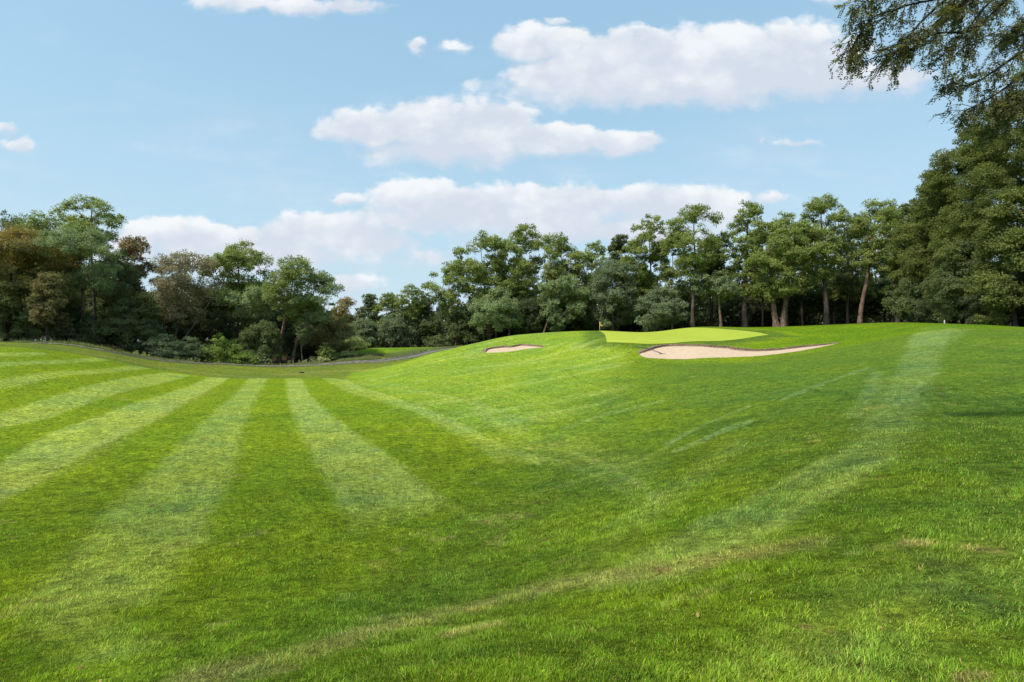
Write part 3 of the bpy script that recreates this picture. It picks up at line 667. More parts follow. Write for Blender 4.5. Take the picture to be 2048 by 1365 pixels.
def tree(kind, name, col, bpx, cpx, top, bot, hw, d, label, cat='tree', group=None, trunk_r=.2, barkm='grey_bark', dens=1.0, dd=0, wavy=.25, nstem=1, leafscale=1.0, show_trunk=True, rcm=None):
    NTREE[0] += 1; g = np.random.default_rng(1000+NTREE[0]*13)
    sc = d/F; bx, by = (bpx-1024)*sc, d; gz = g1(bx, by); cx = (cpx-1024)*sc-bx
    zt = EYE+(682-top)*sc-gz; zb = max(EYE+(682-bot)*sc-gz, .0); hwm = hw*sc*(1.0 if kind == 'bush' else 1.24 if kind == 'locust' else 1.14); h = zt-zb
    root = thing(name, label, cat, (bx, by, gz-.05), group)
    prof = {'locust': 'locust', 'vase': 'vase', 'dense': 'dense', 'bush': 'bush', 'column': 'column'}[kind]
    px = d/569.0                                   # one picture element at this distance
    area = 2*hwm*h
    if kind in ('locust', 'vase'):
        rc = rcm or np.clip(hwm*.165, .45, .9); ncl = int(np.clip(area*.62/(rc*rc), 24, 150)*dens**.5); flat = .92; fill = 2.9*dens
    elif kind == 'dense':
        rc = rcm or np.clip(hwm*.2, .5, 1.15); ncl = int(np.clip(area*1.0/(rc*rc), 20, 150)); flat = .9; fill = 4.6*dens
    else:
        rc = rcm or np.clip(hwm*.28, .22, .8); ncl = int(np.clip(area*.95/(rc*rc), 10, 60)); flat = .7; fill = 4.5*dens
    ll = np.clip(px*1.7, .09, .33)*leafscale; lw = ll*.5
    total = area*fill/(ll*lw*.5); nleaf = int(np.clip(total/ncl, 12, 1000))
    P_, rcs, V, Fc, T = make_crown(g, zb, zt, hwm, prof, ncl, rc, nleaf, lw, ll, cen=(cx, dd), flat=flat)
    link('crown', mesh_np('crown', V, Fc, 4, 'leaf_'+col, {'tint': T}), root)
    stems = []
    for s_ in range(nstem):
        top_t = zt-h*(.22 if kind in ('locust', 'dense') else .45); n = 14
        tt = np.linspace(0, 1, n); ox = (s_-(nstem-1)/2)*trunk_r*2.1; spread = (s_-(nstem-1)/2)*hwm*.5 if nstem > 1 else 0
        lx = cx*tt**1.2+ox+spread*tt+wavy*np.sin(tt*5+g.random()*6)*tt*(1-tt)*2.2
        ly = dd*tt+wavy*np.cos(tt*4+g.random()*6)*tt*(1-tt)*1.5
        stems.append(np.stack([lx, ly, top_t*tt], 1))
    segs = []
    own = [[] for _ in stems]
    for c in P_:
        own[int(np.argmin([np.min(((s_-c)**2).sum(1)) for s_ in stems]))].append(c)
    for s_, cs in zip(stems, own):
        if len(cs): segs += skeleton(g, s_, trunk_r, cs, rmin=max(.018, px*.11))
        else: segs.append((s_, np.linspace(trunk_r, .03, len(s_))))
    Vt, Ft = tubes(segs, 6 if d < 60 else 5)
    link('trunk', mesh_np('trunk', Vt, Ft, 4, barkm, smooth=True), root)
    return root
GL = 'trees of the left wood'; GM = 'small trees in the dip between the woods'; GC = 'trees behind the green'; GR_ = 'tall trees of the right wood'; GB = 'shrubs along the left wood'
def T(*a, **k): return tree(*a, **k)
# left wood
T('locust','broadleaf_tree','dark',-8,22,425,600,66,82,'dark round-topped tree at the far left, showing above the orange-tinged maple',group=GL,trunk_r=.3)
T('dense','maple_tree','orange',12,30,452,650,98,66,'orange-tinged maple at the left edge of the wood',group=GL,trunk_r=.3,barkm='dark_bark')
T('dense','maple_tree','olive',95,98,545,655,34,64,'small maple with olive and yellowish sprays left of the leaning pale trunk',group=GL,trunk_r=.15,barkm='dark_bark')
T('locust','locust_tree','locust',112,112,420,560,58,80,'green locust crown behind the orange-tinged maple, left of the tallest left tree',group=GL,trunk_r=.25)
T('locust','locust_tree','pale',158,163,455,600,84,70,'broad pale green locust on a bent pale trunk, largest tree of the left wood',group=GL,trunk_r=.36,barkm='brown_bark',wavy=.55,dens=1.15)
T('locust','locust_tree','locust',190,183,393,520,50,74,'topmost narrow locust crown of the left wood, pointed against blue sky',group=GL,trunk_r=.25)
T('dense','maple_tree','dark',232,228,500,700,52,78,'dark shaded tree just right of the bent pale trunk',group=GL,trunk_r=.25,barkm='dark_bark')
T('locust','maple_tree','rust',268,270,474,640,44,83,'tree with rusty red top leaves beside the white cloud edge',group=GL,trunk_r=.2,barkm='dark_bark',dens=1.1)
T('vase','bare_topped_tree','brown',333,360,500,655,84,77,'brownish thin-leaved tree with several pale stems fanning upwards',group=GL,trunk_r=.19,nstem=4,dens=.85,barkm='grey_bark')
T('locust','locust_tree','locust',478,476,484,640,70,86,'tall green locust with domed crown in the right half of the left wood',group=GL,trunk_r=.3,dens=1.15)
T('locust','locust_tree','pale',500,508,570,650,56,82,'low pale locust boughs under the tall domed locust',group=GL,trunk_r=.18)
T('locust','locust_tree','locust',556,588,513,655,52,80,'locust with the thicker of two bare leaning brown trunks by the path',group=GL,trunk_r=.34,barkm='brown_bark',wavy=.3)
T('locust','locust_tree','pale',584,632,543,655,50,81,'locust with the slimmer of two bare leaning brown trunks by the path',group=GL,trunk_r=.25,barkm='brown_bark',wavy=.3)
T('dense','broadleaf_tree','dark',632,622,610,722,36,90,'dark tree behind the thin upright grey stem',group=GL,trunk_r=.15,barkm='dark_bark')
T('locust','sapling','dark',604,606,640,690,14,79,'thin upright grey stem of a sapling right of the two leaning trunks',group=GL,trunk_r=.075)
T('dense','understory_tree','dark',38,40,600,688,62,65,'dark low tree at the left edge beneath the orange-tinged maple',group=GL,trunk_r=.12,barkm='dark_bark')
T('dense','understory_tree','deep',135,112,585,692,58,69,'blackish low tree left of the bent pale trunk foot',group=GL,trunk_r=.12,barkm='dark_bark')
T('bush','shrub','rust',122,122,622,672,22,66,'small reddish-brown shrub against the dark left wood',cat='shrub',group=GB,trunk_r=.06,barkm='dark_bark')
T('dense','understory_tree','dark',200,196,640,705,44,70,'dark low tree right below the bent pale trunk',group=GL,trunk_r=.12,barkm='dark_bark')
T('dense','understory_tree','dark',272,272,590,716,52,73,'dark layered maple below the rusty-topped tree',group=GL,trunk_r=.14,barkm='dark_bark')
T('bush','shrub','greygreen',328,328,662,724,40,71,'rounded grey-green shrub below the brownish fan-stemmed tree',cat='shrub',group=GB,trunk_r=.07)
T('bush','shrub','greygreen',384,384,668,728,31,74,'smaller rounded grey-green shrub next to the feathery bright one',cat='shrub',group=GB,trunk_r=.07)
T('bush','shrub','rust',226,226,690,713,15,67,'low russet bush at the foot of the wood beside the rising path',cat='shrub',group=GB,trunk_r=.04)
T('bush','shrub','fresh',437,437,665,730,38,75,'bright feathery green shrub in the middle of the left wood edge',cat='shrub',group=GB,trunk_r=.07)
T('bush','shrub','fresh',492,492,706,731,36,75,'low bright green bush hugging the path left of the leaning trunks',cat='shrub',group=GB,trunk_r=.05)
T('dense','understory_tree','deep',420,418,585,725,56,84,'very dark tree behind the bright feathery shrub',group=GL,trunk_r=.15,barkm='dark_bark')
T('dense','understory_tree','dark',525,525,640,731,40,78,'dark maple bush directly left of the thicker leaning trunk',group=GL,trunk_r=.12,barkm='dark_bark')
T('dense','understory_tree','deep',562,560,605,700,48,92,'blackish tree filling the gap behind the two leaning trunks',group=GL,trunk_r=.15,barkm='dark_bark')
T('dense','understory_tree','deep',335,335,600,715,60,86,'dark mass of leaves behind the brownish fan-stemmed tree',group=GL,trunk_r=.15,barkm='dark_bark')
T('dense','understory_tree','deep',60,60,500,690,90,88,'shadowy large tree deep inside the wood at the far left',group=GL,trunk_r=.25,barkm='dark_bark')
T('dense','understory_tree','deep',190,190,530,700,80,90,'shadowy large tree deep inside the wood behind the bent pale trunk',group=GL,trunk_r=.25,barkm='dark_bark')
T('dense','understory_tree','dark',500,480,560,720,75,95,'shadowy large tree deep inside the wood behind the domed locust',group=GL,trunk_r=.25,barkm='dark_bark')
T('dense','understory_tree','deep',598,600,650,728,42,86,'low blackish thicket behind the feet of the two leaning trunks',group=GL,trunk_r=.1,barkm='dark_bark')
# dip
T('dense','maple_tree','olive',668,668,630,716,42,85,'rounded brownish-olive tree just right of the thin grey stem',group=GM,trunk_r=.15)
T('bush','shrub','locust',650,650,684,730,19,80,'small fresh green sapling bush at the left end of the pale hedge',cat='shrub',group=GB,trunk_r=.04)
T('bush','hedge_shrub','yellow',648,648,708,731,26,80,'pale yellow-green hedge shrub, left and lower one on the grassy mound',cat='shrub',group='pale hedge on the mound',trunk_r=.04)
T('bush','hedge_shrub','yellow',688,688,701,722,27,83,'pale yellow-green hedge shrub, right and upper one on the grassy mound',cat='shrub',group='pale hedge on the mound',trunk_r=.04)
T('dense','maple_tree','orange',690,690,594,690,30,102,'orange-topped tree low on the skyline at the right end of the left wood',group=GM,trunk_r=.15)
T('dense','willow_shrub','greygreen',722,722,634,700,34,98,'pale grey-green rounded tree standing behind the grassy mound',group=GM,trunk_r=.12)
T('dense','round_tree','dark',736,738,588,690,27,112,'dark round treetop on the skyline, left in the dip',group=GM,trunk_r=.15)
T('dense','round_tree','locust',770,775,587,690,31,112,'lighter round treetop in the middle of the dip',group=GM,trunk_r=.15)
T('locust','slender_tree','locust',818,818,569,650,29,108,'slender open-crowned tree with sky showing through in the dip',group=GM,trunk_r=.15)
T('dense','round_tree','dark',850,850,584,690,26,112,'dark round treetop between the two slender open trees',group=GM,trunk_r=.15)
T('bush','shrub','yellow',702,705,675,698,32,89,'low olive-yellow shrubs on the crest of the grassy mound',cat='shrub',group=GB,trunk_r=.04)
T('dense','round_tree','greygreen',792,792,625,697,42,108,'grey-green thicket tree behind the mound, beside the path bend',group=GM,trunk_r=.12)
T('dense','round_tree','dark',860,862,632,694,34,109,'dark thicket tree where the path leaves the dip',group=GM,trunk_r=.12)
T('bush','shrub','dark',880,880,668,694,30,104,'low dark shrub at the far end of the path',cat='shrub',group=GB,trunk_r=.05)
# behind the hill and the green
T('locust','locust_tree','locust',912,898,522,640,42,104,'open locust at the left end of the centre wood with bent pale trunk',group=GC,trunk_r=.22,wavy=.9,barkm='brown_bark')
T('dense','broadleaf_tree','dark',925,925,612,690,34,104,'dark bushy tree under the bent-trunk locust',group=GC,trunk_r=.12,barkm='dark_bark')
T('locust','locust_tree','locust',980,962,470,620,50,106,'tall locust second from the left end of the centre wood',group=GC,trunk_r=.25,dens=1.1)
T('locust','locust_tree','locust',1018,1034,450,620,60,107,'highest domed locust of the centre wood, left of the flag',group=GC,trunk_r=.3,dens=1.2)
T('locust','locust_tree','locust',1102,1105,467,620,48,105,'tall locust right of the highest domed one',group=GC,trunk_r=.25,dens=1.1)
T('dense','locust_tree','pale',992,990,575,670,50,98,'low pale-leaved locust above the left bunker',group=GC,trunk_r=.15)
T('locust','locust_tree','pale',1086,1122,550,662,44,97,'pale green locust with short bare trunk above the rough knoll',group=GC,trunk_r=.2,dens=1.3,barkm='brown_bark')
T('dense','broadleaf_tree','deep',1056,1058,590,672,46,101,'blackish tree between the two pale locusts',group=GC,trunk_r=.15,barkm='dark_bark')
T('locust','locust_tree','locust',1180,1183,482,620,34,108,'thin locust above the yellow flag',group=GC,trunk_r=.2)
T('dense','broadleaf_tree','dark',1236,1236,468,660,29,107,'dark narrow tree right of the yellow flag',group=GC,trunk_r=.2)
T('dense','broadleaf_tree','greygreen',1225,1225,520,668,50,99,'wide grey-green maple right behind the green and the flag',group=GC,trunk_r=.2)
T('dense','broadleaf_tree','deep',1165,1165,600,672,40,102,'blackish tree behind the yellow flag',group=GC,trunk_r=.15,barkm='dark_bark')
T('locust','locust_tree','locust',1310,1298,430,610,38,104,'tall locust with two-tier crown behind the middle of the green',group=GC,trunk_r=.25)
T('locust','locust_tree','locust',1386,1388,405,570,50,95,'wide-topped locust on the trunk left of the bunker middle',group=GC,trunk_r=.34,dens=.95,wavy=.5)
T('dense','broadleaf_tree','greygreen',1320,1322,570,664,48,93,'low broad-leaved maple at the right back corner of the green',group=GC,trunk_r=.15)
T('locust','locust_tree','locust',1440,1448,462,610,32,97,'smaller locust between two taller wide-topped locusts',group=GC,trunk_r=.26)
T('dense','pine_tree','deep',1425,1426,502,570,26,99,'dark needle-leaved crown among the locusts',group=GC,trunk_r=.2,barkm='dark_bark')
T('locust','locust_tree','pale',1442,1436,540,600,44,93,'pale locust boughs spreading low above the green',group=GC,trunk_r=.24,barkm='brown_bark')
T('locust','locust_tree','locust',1490,1494,403,600,40,96,'tall ragged locust on a thick trunk left of the double-trunked tree',group=GC,trunk_r=.5,wavy=.4)
T('locust','locust_tree','locust',1560,1556,458,610,56,91,'broad bright locust on a stout double trunk behind the bunker',group=GC,trunk_r=.5,nstem=2,dens=1.3,barkm='brown_bark')
T('locust','locust_tree','locust',1575,1566,425,560,42,103,'locust crown rising behind the double-trunked tree',group=GC,trunk_r=.25)
T('locust','locust_tree','locust',1653,1642,386,580,48,92,'tallest straight locust of the centre wood with bare lower trunk',group=GC,trunk_r=.44,dens=1.1,wavy=.3)
T('locust','locust_tree','dark',1695,1696,428,600,34,99,'darker locust between the straight trunk and the crooked trunk',group=GC,trunk_r=.22)
T('locust','locust_tree','locust',1720,1752,397,570,52,89,'locust on a crooked reddish trunk right of the tallest straight one',group=GC,trunk_r=.36,dens=1.0,wavy=.8,barkm='brown_bark')
T('locust','locust_tree','right',1795,1810,404,640,40,90,'last locust of the centre wood, touching the big right wood',group=GC,trunk_r=.3,dens=1.1)
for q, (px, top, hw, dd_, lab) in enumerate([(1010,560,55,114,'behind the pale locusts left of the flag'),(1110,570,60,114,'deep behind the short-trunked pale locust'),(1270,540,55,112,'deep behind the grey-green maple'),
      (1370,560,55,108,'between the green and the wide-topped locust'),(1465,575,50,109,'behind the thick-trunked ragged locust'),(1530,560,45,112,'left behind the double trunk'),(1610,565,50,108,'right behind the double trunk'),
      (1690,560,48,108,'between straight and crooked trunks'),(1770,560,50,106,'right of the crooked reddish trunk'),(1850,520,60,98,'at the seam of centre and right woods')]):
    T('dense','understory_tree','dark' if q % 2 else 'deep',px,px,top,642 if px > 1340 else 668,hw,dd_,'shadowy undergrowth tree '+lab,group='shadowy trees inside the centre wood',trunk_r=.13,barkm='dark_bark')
for px, top, bot, hw, dd_, lab in [(1150,500,640,30,103,'thin filler locust between the domed locusts and the flag'),(1262,480,640,30,104,'modest locust beside the dark narrow tree'),(1345,470,630,32,103,'modest locust left of the wide-topped one'),
      (1422,470,600,28,102,'modest locust right of the wide-topped one'),(1525,440,600,32,104,'slim locust between ragged trunk and double trunk'),(1605,450,600,34,102,'slim locust left of the tallest straight one'),
      (1668,470,610,30,104,'slim locust right of the tallest straight one'),(1725,460,610,32,103,'slim locust behind the crooked reddish trunk'),(1785,430,620,34,100,'slim locust before the big right wood begins')]:
    T('locust','locust_tree','locust',px,px,top,bot,hw,dd_,lab,group=GC,trunk_r=.2,barkm='dark_bark')
# right wood
T('dense','broadleaf_tree','right',1842,1846,400,640,56,80,'first and lowest tree of the big right wood beside the last locust',group=GR_,trunk_r=.35,barkm='dark_bark')
T('dense','broadleaf_tree','right',1870,1868,344,640,50,75,'narrow tree on the slope of the right wood between its first and second trees',group=GR_,trunk_r=.3,barkm='dark_bark')
T('dense','broadleaf_tree','right',1905,1902,296,640,74,72,'second rising tree of the big right wood',group=GR_,trunk_r=.4,barkm='dark_bark')
T('dense','broadleaf_tree','right',1975,1966,216,640,84,65,'third and taller tree of the big right wood',group=GR_,trunk_r=.45,barkm='dark_bark')
T('dense','broadleaf_tree','right',2050,2055,128,645,98,60,'tallest tree of the right wood at the frame edge under the hanging branches',group=GR_,trunk_r=.5,barkm='dark_bark')
T('dense','broadleaf_tree','right',2170,2180,90,650,95,56,'huge tree of the right wood mostly outside the frame',group=GR_,trunk_r=.5,barkm='dark_bark')
T('dense','broadleaf_tree','dark',1838,1832,545,640,52,76,'low dark tree with drooping sprays at the near corner of the right wood',group=GR_,trunk_r=.2,barkm='dark_bark')
T('dense','broadleaf_tree','dark',1925,1925,470,646,62,64,'dark lower tree in the shade of the right wood',group=GR_,trunk_r=.2,barkm='dark_bark')
T('dense','broadleaf_tree','right',2030,2035,370,655,70,56,'broad-leaved lower tree at the right frame edge',group=GR_,trunk_r=.25,barkm='dark_bark',leafscale=1.4)
T('dense','understory_tree','deep',2000,2000,560,655,60,60,'blackish thicket at the foot of the right wood',group=GR_,trunk_r=.1,barkm='dark_bark')
T('dense','understory_tree','deep',1890,1890,590,648,55,72,'blackish thicket behind the small white post',group=GR_,trunk_r=.1,barkm='dark_bark')
T('dense','understory_tree','deep',2100,2100,520,665,70,56,'blackish thicket cut by the right frame edge',group=GR_,trunk_r=.1,barkm='dark_bark')

# far wood behind everything: one dark mass of leaves
def leafmass(name, label, spec, col, n, ll, seed):
    g = np.random.default_rng(seed); px0, px1, d0, d1, hfun = spec
    px = g.uniform(px0, px1, n); d = g.uniform(d0, d1, n); x = (px-1024)/F*d
    top = hfun(px)*(.72+.5*vnoise(px, d, .05, seed, 3)); hh = top*g.random(n)**.8
    z = ground(x, d)+hh; p = np.stack([x, d, z], 1)
    lg = unit(g.normal(0, 1, (n, 3))); nm = unit(g.normal(0, .6, (n, 3))+np.array([0, -.3, .7])); sd_ = unit(np.cross(lg, nm)); L = ll*(.6+.8*g.random(n))
    V = np.stack([p-lg*L[:, None]/2, p+sd_*L[:, None]*.25, p+lg*L[:, None]/2, p-sd_*L[:, None]*.25], 1).reshape(-1, 3)
    t_ = np.stack([g.random(n), .2+.6*g.random(n), np.zeros(n)], 1)
    ob = link(name, mesh_np(name, V, np.arange(4*n).reshape(-1, 4), 4, 'leaf_'+col, {'tint': np.repeat(t_, 4, 0)}))
    return tag(ob, label, 'woodland', kind='stuff')
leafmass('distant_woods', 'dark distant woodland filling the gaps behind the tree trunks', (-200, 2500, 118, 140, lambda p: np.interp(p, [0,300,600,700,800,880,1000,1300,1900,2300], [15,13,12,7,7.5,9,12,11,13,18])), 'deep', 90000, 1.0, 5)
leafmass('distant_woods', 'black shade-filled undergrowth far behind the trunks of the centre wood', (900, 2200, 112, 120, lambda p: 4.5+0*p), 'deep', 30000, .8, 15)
leafmass('undergrowth', 'low dark undergrowth along the foot of the left wood', (-60, 545, 74, 92, lambda p: np.interp(p, [0,300,500,545], [3.0,2.6,2.0,.8])*(.35+1.1*vnoise(p, p*0, .03, 3, 2))), 'greygreen', 16000, .30, 6)

# ---------------------------------------------------------------- near tree whose branches hang in at the top right
def near_tree():
    g = np.random.default_rng(77); bx, by = 13.2, 10.6; gz = g1(bx, by)
    root = thing('overhanging_tree', 'near tree outside the frame whose feathery branches hang in at the top right corner', 'tree', (bx, by, gz-.05), None)
    def W(px, py, d): return np.array([(px-1024)/F*d-bx, d-by, EYE+(682-py)/F*d-gz])
    trunk = curve([(0,0,0),(.1,.05,2.5),(-.15,.1,5),(-.3,0,7.5),(-.4,.1,10),(-.5,0,13)], 30)
    segs = [(trunk, np.linspace(.30, .09, 30))]
    # main branches: their ends as seen in the photograph, at 8 to 11 m
    mains = [([(2150,-120,10.4),(2000,-60,10.0),(1900,-15,9.8),(1800,10,9.6),(1730,60,9.5)],.06), ([(2150,-120,10.4),(1990,-10,10),(1930,60,9.8),(1880,110,9.7)],.05),
             ([(2150,40,10.5),(2050,95,10.2),(1990,135,10),(1940,165,9.9),(1905,160,9.8)],.055), ([(2150,40,10.5),(2060,130,10.2),(2010,170,10),(1965,200,9.9),(1930,215,9.9)],.045),
             ([(2150,-120,10.4),(2040,-30,10.2),(1985,20,10.1),(1950,60,10),(1930,100,10)],.045), ([(2150,40,10.6),(2060,60,10.5),(2000,80,10.5)],.04),
             ([(1900,-15,9.8),(1840,40,9.6),(1800,90,9.5),(1775,105,9.5)],.03), ([(1800,10,9.6),(1745,30,9.5),(1715,70,9.5),(1700,95,9.5)],.025), ([(2150,130,10.8),(2080,190,10.6),(2020,230,10.5),(1965,262,10.4)],.045),
             ([(1930,60,9.8),(1880,60,9.8),(1835,75,9.7),(1815,90,9.7)],.025), ([(1990,-10,10),(1940,-5,9.9),(1890,25,9.8)],.02), ([(2000,-60,10.0),(1850,-40,9.6),(1760,-20,9.4),(1710,15,9.4)],.03),
             ([(2150,-60,11),(2100,0,10.8),(2060,30,10.8),(2030,50,10.8)],.04), ([(2150,90,10.2),(2100,150,10),(2050,190,9.9),(2000,215,9.9)],.04), ([(2150,-120,11.5),(1980,-70,11.4),(1900,20,11.3),(1870,60,11.2)],.04)]
    tips = []
    for pts, r in mains:
        P_ = curve([W(*q) for q in pts], 26)
        if pts[0][0] == 2150:
            a = trunk[int(np.clip((P_[0][2]-1.5)/13*30, 8, 28))]; P_ = np.vstack([curve([a, (a+P_[0])/2+np.array([0,0,.25]), P_[0]], 10)[:-1], P_])
        segs.append((P_, np.linspace(r*.75, .007, len(P_))))
        L0 = 8
        for k in range(L0, len(P_), 1):
            for rep in range(2):
                dv = unit(P_[min(k+1, len(P_)-1)]-P_[k-1]); sd_ = unit(g.normal(0, 1, 3)); sd_ -= dv*sd_.dot(dv)
                e = P_[k]+unit(unit(sd_)*.8+dv*.7+np.array([-.12,0,-.30]))*g.uniform(.16, .52)
                tw = curve([P_[k], (P_[k]+e)/2+np.array([0,0,.03]), e+np.array([0,0,-.05])], 6); segs.append((tw, np.linspace(.006, .0025, 6))); tips.append(tw)
    Vt, Ft = tubes(segs, 6); link('trunk', mesh_np('trunk', Vt, Ft, 4, 'dark_bark', smooth=True), root)
    # leaves: fronds of small leaflets along drooping stalks
    Q = []; D = []
    for tw in tips:
        for fidx in range(g.integers(4, 8)):
            k = g.uniform(.1, 1)*5; i = min(int(k), 4); p = tw[i]*(1-(k-i))+tw[i+1]*(k-i)
            dv = unit(unit(g.normal(0, 1, 3))*.8+unit(tw[-1]-tw[0])*.8+np.array([0, 0, -.3])); Lf = g.uniform(.09, .17)
            for s_ in np.linspace(.15, 1, 6):
                for sg in (-1, 1):
                    Q.append(p+dv*Lf*s_+np.array([0,0,-.03*s_*s_])); sdv = unit(np.cross(dv, unit(np.array([g.normal(0,.4), g.normal(0,.4), 1]))))*sg
                    D.append(np.r_[unit(sdv+dv*.5+np.array([0,0,-.2])), dv])
    Q = np.array(Q); D = np.array(D); n = len(Q); L = g.uniform(.034, .056, n)[:, None]; lg = D[:, :3]; sdv = unit(D[:, 3:]-lg*(D[:, 3:]*lg).sum(1)[:, None])*L*.25
    V = np.stack([Q, Q+lg*L*.5+sdv, Q+lg*L, Q+lg*L*.5-sdv], 1).reshape(-1, 3); t_ = np.stack([g.random(n), g.random(n), np.zeros(n)], 1)
    print('overhead leaflets', n)
    link('crown', mesh_np('crown', V, np.arange(4*n).reshape(-1, 4), 4, 'leaf_overhead', {'tint': np.repeat(t_, 4, 0)}), root)
near_tree()

# ---------------------------------------------------------------- weeds, fallen leaves
def stalks():
    g = np.random.default_rng(9); V = []; Fc = []; T_ = []
    for c in range(60):
        px = g.choice([g.uniform(268, 300), g.uniform(345, 400), g.uniform(560, 640)], p=[.35, .4, .25]); d = np.interp(px, [268, 400, 640], [66.5, 71.5, 77])+g.uniform(.2, 1.0); x, y = gp(px, d); z = g1(x, y)
        hgt_ = g.uniform(.3, .75)
        for q in range(26):
            p = np.array([x+g.normal(0, .05), y+g.normal(0, .05), z+hgt_*g.random()**.7]); l = unit(g.normal(0, .5, 3)+np.array([0, 0, .8]))*g.uniform(.08, .18); s_ = unit(np.cross(l, g.normal(0, 1, 3)))*.025
            b0 = len(V); V += [p, p+l*.5+s_, p+l, p+l*.5-s_]; Fc.append([b0, b0+1, b0+2, b0+3]); T_ += [[g.random(), .7+.3*g.random(), 0]]*4
    ob = link('weeds', mesh_np('weeds', np.array(V), np.array(Fc), 4, 'leaf_yellow', {'tint': np.array(T_)}))
    tag(ob, 'thin yellowish weed stalks growing beside the path at the foot of the left wood', 'weeds', kind='stuff')
stalks()
def fallen():
    g = np.random.default_rng(10); n = 2600
    k = g.integers(20, 150, n); p = PATH[k]+g.normal(0, 1.1, (n, 2)); z = ground(p[:, 0], p[:, 1])+.06; c = np.c_[p, z]
    l = unit(np.c_[g.normal(0, 1, (n, 2)), g.normal(0, .3, n)])*g.uniform(.04, .09, n)[:, None]; s_ = unit(np.cross(l, np.array([0, 0, 1.])+g.normal(0, .3, (n, 3))))*.04
    V = np.stack([c-l, c+s_, c+l, c-s_], 1).reshape(-1, 3); t_ = np.repeat(np.stack([.5+.5*g.random(n), .2+.8*g.random(n), np.zeros(n)], 1), 4, 0)
    tag(link('fallen_leaves', mesh_np('fallen_leaves', V, np.arange(4*n).reshape(-1, 4), 4, 'leaf_rust', {'tint': t_})), 'fallen brown leaves scattered along the path by the left wood', 'leaves', kind='stuff')
fallen()

def long_grass():
    g = np.random.default_rng(12); n = 42000
    k = g.integers(0, 175, n); tn = np.gradient(PATH, axis=0); tn /= np.linalg.norm(tn, axis=1)[:, None]; nm = np.stack([-tn[:, 1], tn[:, 0]], 1)
    off = 1.35+g.exponential(1.0, n); p = PATH[k]+nm[k]*off[:, None]+tn[k]*g.uniform(-.4, .4, n)[:, None]
    keep = vnoise(p[:, 0], p[:, 1], .5, 95, 3) > .38; p = p[keep]; n = len(p); z = ground(p[:, 0], p[:, 1])
    hh = g.uniform(.12, .5, n)*(.4+vnoise(p[:, 0], p[:, 1], .35, 96, 2)); l = np.c_[g.normal(0, .3, (n, 2))*hh[:, None], hh]; a = g.uniform(0, 6.28, n); s_ = np.c_[np.cos(a), np.sin(a), 0*a]*.022
    c = np.c_[p, z]; V = np.stack([c-s_, c+s_, c+l], 1).reshape(-1, 3); t_ = np.repeat(np.stack([g.random(n)**2, .1+.7*g.random(n), np.zeros(n)], 1), 3, 0)
    tag(link('long_grass', mesh_np('long_grass', V, np.arange(3*n).reshape(-1, 3), 3, 'leaf_yellow', {'tint': t_})), 'unmown yellowish grass between the path and the wood', 'grass', kind='stuff')
long_grass()

def near_leaves():
    g = np.random.default_rng(14); n = 90; r = 2.4*(60/2.4)**g.random(n); a = g.uniform(-.85, .85, n); p = np.stack([r*np.sin(a), r*np.cos(a)], 1)
    p = p[(sdist(p[:, 0], p[:, 1], GR) < 0) & (sdist(p[:, 0], p[:, 1], B1) < 0)]; n = len(p)
    c = np.c_[p, ground(p[:, 0], p[:, 1])+g.uniform(.015, .03, n)]; l = unit(np.c_[g.normal(0, 1, (n, 2)), g.normal(0, .35, n)])*g.uniform(.012, .026, n)[:, None]; s_ = unit(np.cross(l, np.array([0, 0, 1.])+g.normal(0, .4, (n, 3))))*.012
    V = np.stack([c-l, c+s_, c+l, c-s_], 1).reshape(-1, 3); t_ = np.repeat(np.stack([.6+.4*g.random(n), .4+.6*g.random(n), np.ones(n)], 1), 4, 0)
    tag(link('fallen_leaves', mesh_np('fallen_leaves', V, np.arange(4*n).reshape(-1, 4), 4, 'leaf_orange', {'tint': t_})), 'a few tiny dry leaves lying in the mown grass of the slope', 'leaves', kind='stuff')
near_leaves()

# ---------------------------------------------------------------- flagstick, rake, post, drain
def tube_obj(name, pts, radii, material, parent, sides=12, caps=True):
    P_ = np.array(pts, float); r = np.array(radii, float)
    if caps: P_ = np.vstack([P_[:1], P_, P_[-1:]]); P_[0, 2] -= 1e-4; P_[-1, 2] += 1e-4; r = np.r_[1e-4, r, 1e-4]
    V, Fc = tubes([(P_, r)], sides); return link(name, mesh_np(name, V, Fc, 4, material, smooth=True), parent)
fx, fy = gp(1199.5, 85.0); fz = g1(fx, fy)
dz = EYE+(682-643.5)*85.0/F-fz
fl = thing('golf_flagstick', 'golf flagstick with limp yellow flag standing on the green', 'flagstick', (fx, fy, fz))
hp = dz
tube_obj('pole', [(0,0,0),(0,0,hp*.33),(0,0,hp*.66),(0,0,hp)], [.030,.029,.028,.027], 'cup_white', fl)
tube_obj('cup', [(0,0,.033),(0,0,.045)], [.054,.054], 'cup_white', fl)
tube_obj('knob', [(0,0,hp),(0,0,hp+.02),(0,0,hp+.045)], [.02,.028,.012], 'flag_yellow', fl)
nu, nv = 14, 16; Vf = []
for j in range(nv):
    v_ = j/(nv-1)
    for i in range(nu):
        u_ = i/(nu-1); wd_ = .14+.20*math.sin(min(1, v_*1.25)*math.pi/2)
        Vf.append((.018+u_*wd_, .05*math.sin(u_*9+v_*2)*(.3+u_), hp-.02-v_*.52-u_*.22*(1-.3*v_)))
Vf = np.array(Vf); ff = grid_faces(nv, nu)
V2 = np.vstack([Vf, Vf+np.array([0, .006, 0])]); F2 = np.vstack([ff, ff[:, ::-1]+len(Vf)])
flag = link('flag', mesh_np('flag', V2, F2, 4, 'flag_yellow', smooth=True), fl)
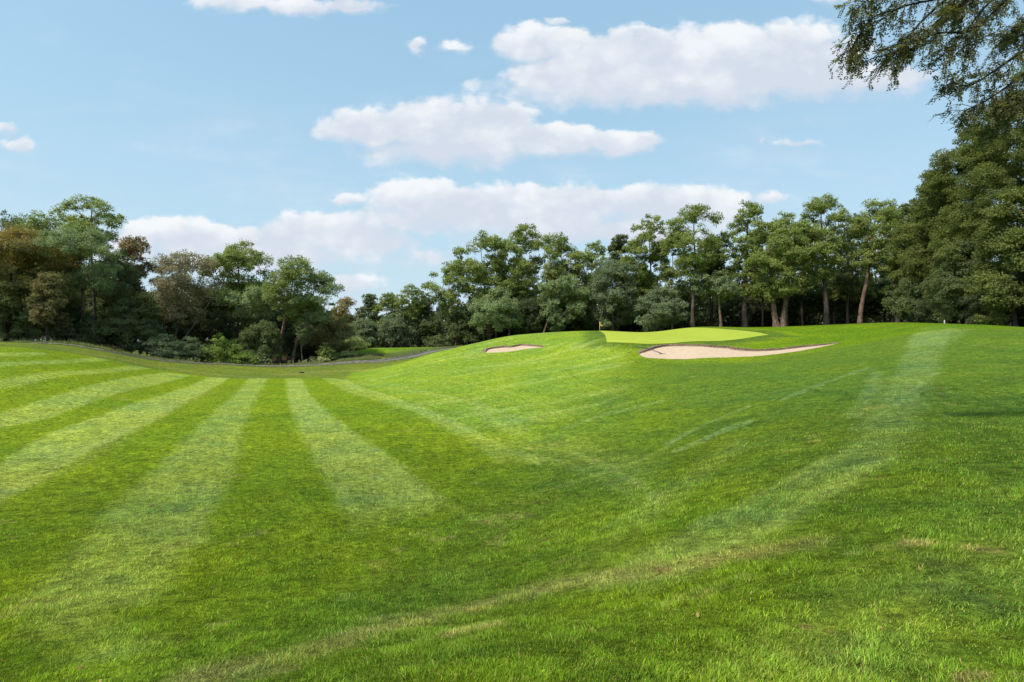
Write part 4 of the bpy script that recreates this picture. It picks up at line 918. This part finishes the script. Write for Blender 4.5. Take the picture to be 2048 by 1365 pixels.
# dark round emblem on the cloth
th = np.linspace(0, 2*math.pi, 17)[:-1]; ec = np.array([.12, -.05, hp-.34])
Ve = np.vstack([ec+np.stack([.045*np.cos(th), 0*th, .055*np.sin(th)], 1), ec+np.stack([.020*np.cos(th), 0*th, .026*np.sin(th)], 1)])
link('emblem', mesh_np('emblem', Ve, grid_faces(2, 16, close=True), 4, 'ink'), flag)

rh = gp(1325, 51.2); re = gp(1274, 53.3)
zh = float(H(*rh)[0])-.08; ze = g1(*re)+.06
rk = thing('bunker_rake', 'dark bunker rake with its head on the sand and its handle on the grass bank', 'rake', (rh[0], rh[1], zh))
dv = np.array([re[0]-rh[0], re[1]-rh[1], ze-zh]); 
lin_ = np.array([dv*t_+np.array([0, 0, .05*(1-t_)+.13*math.sin(t_*math.pi)]) for t_ in np.linspace(0, 1, 6)])
tube_obj('handle', lin_, [.030]*6, 'rake_green', rk, 8)
tube_obj('grip', [lin_[-1], lin_[-1]+unit(dv)*.16], [.022, .022], 'black_plastic', rk, 8)
import bmesh
def boxes(name, specs, material, parent, bev=.004):
    bm = bmesh.new()
    for (c, s, rz) in specs:
        r_ = bmesh.ops.create_cube(bm, size=1); cs, sn = math.cos(rz), math.sin(rz)
        for v_ in r_['verts']:
            x, y, z = v_.co.x*s[0], v_.co.y*s[1], v_.co.z*s[2]; v_.co = (c[0]+x*cs-y*sn, c[1]+x*sn+y*cs, c[2]+z)
    if bev: bmesh.ops.bevel(bm, geom=bm.edges[:], offset=bev, segments=1, affect='EDGES')
    me = bpy.data.meshes.new(name); bm.to_mesh(me); bm.free(); me.materials.append(MATS[material]); return link(name, me, parent)
rz = .12; a_, b2 = math.cos(rz), math.sin(rz)
hd = boxes('head', [((0,0,.055),(.54,.07,.05),rz)], 'black_plastic', rk)
boxes('teeth', [((a_*q,b2*q,.01),(.018,.03,.09),rz) for q in np.linspace(-.25,.25,13)], 'black_plastic', hd, 0)
px_, py_ = gp(1889, 61); pz = g1(px_, py_)
boxes('marker_post', [((0,0,.17),(.10,.05,.36),0),((0,0,.355),(.075,.04,.02),0)], 'white_paint', None, .01)
mp = bpy.data.objects['marker_post']; mp.location = (px_, py_, pz); tag(mp, 'small white marker post at the foot of the dark right wood', 'marker post')
dr = thing('drain_cover', 'small dark round drain cover in the rough below the path', 'drain cover', (*gp(603, 64.5), g1(*gp(603, 64.5))))
tube_obj('frame', [(0,0,.0),(0,0,.10)], [.30,.27], 'black_plastic', dr, 20)
boxes('grate', [((x_,0,.115),(.03,.42,.02),0) for x_ in np.linspace(-.18,.18,7)], 'rake_green', dr, 0)
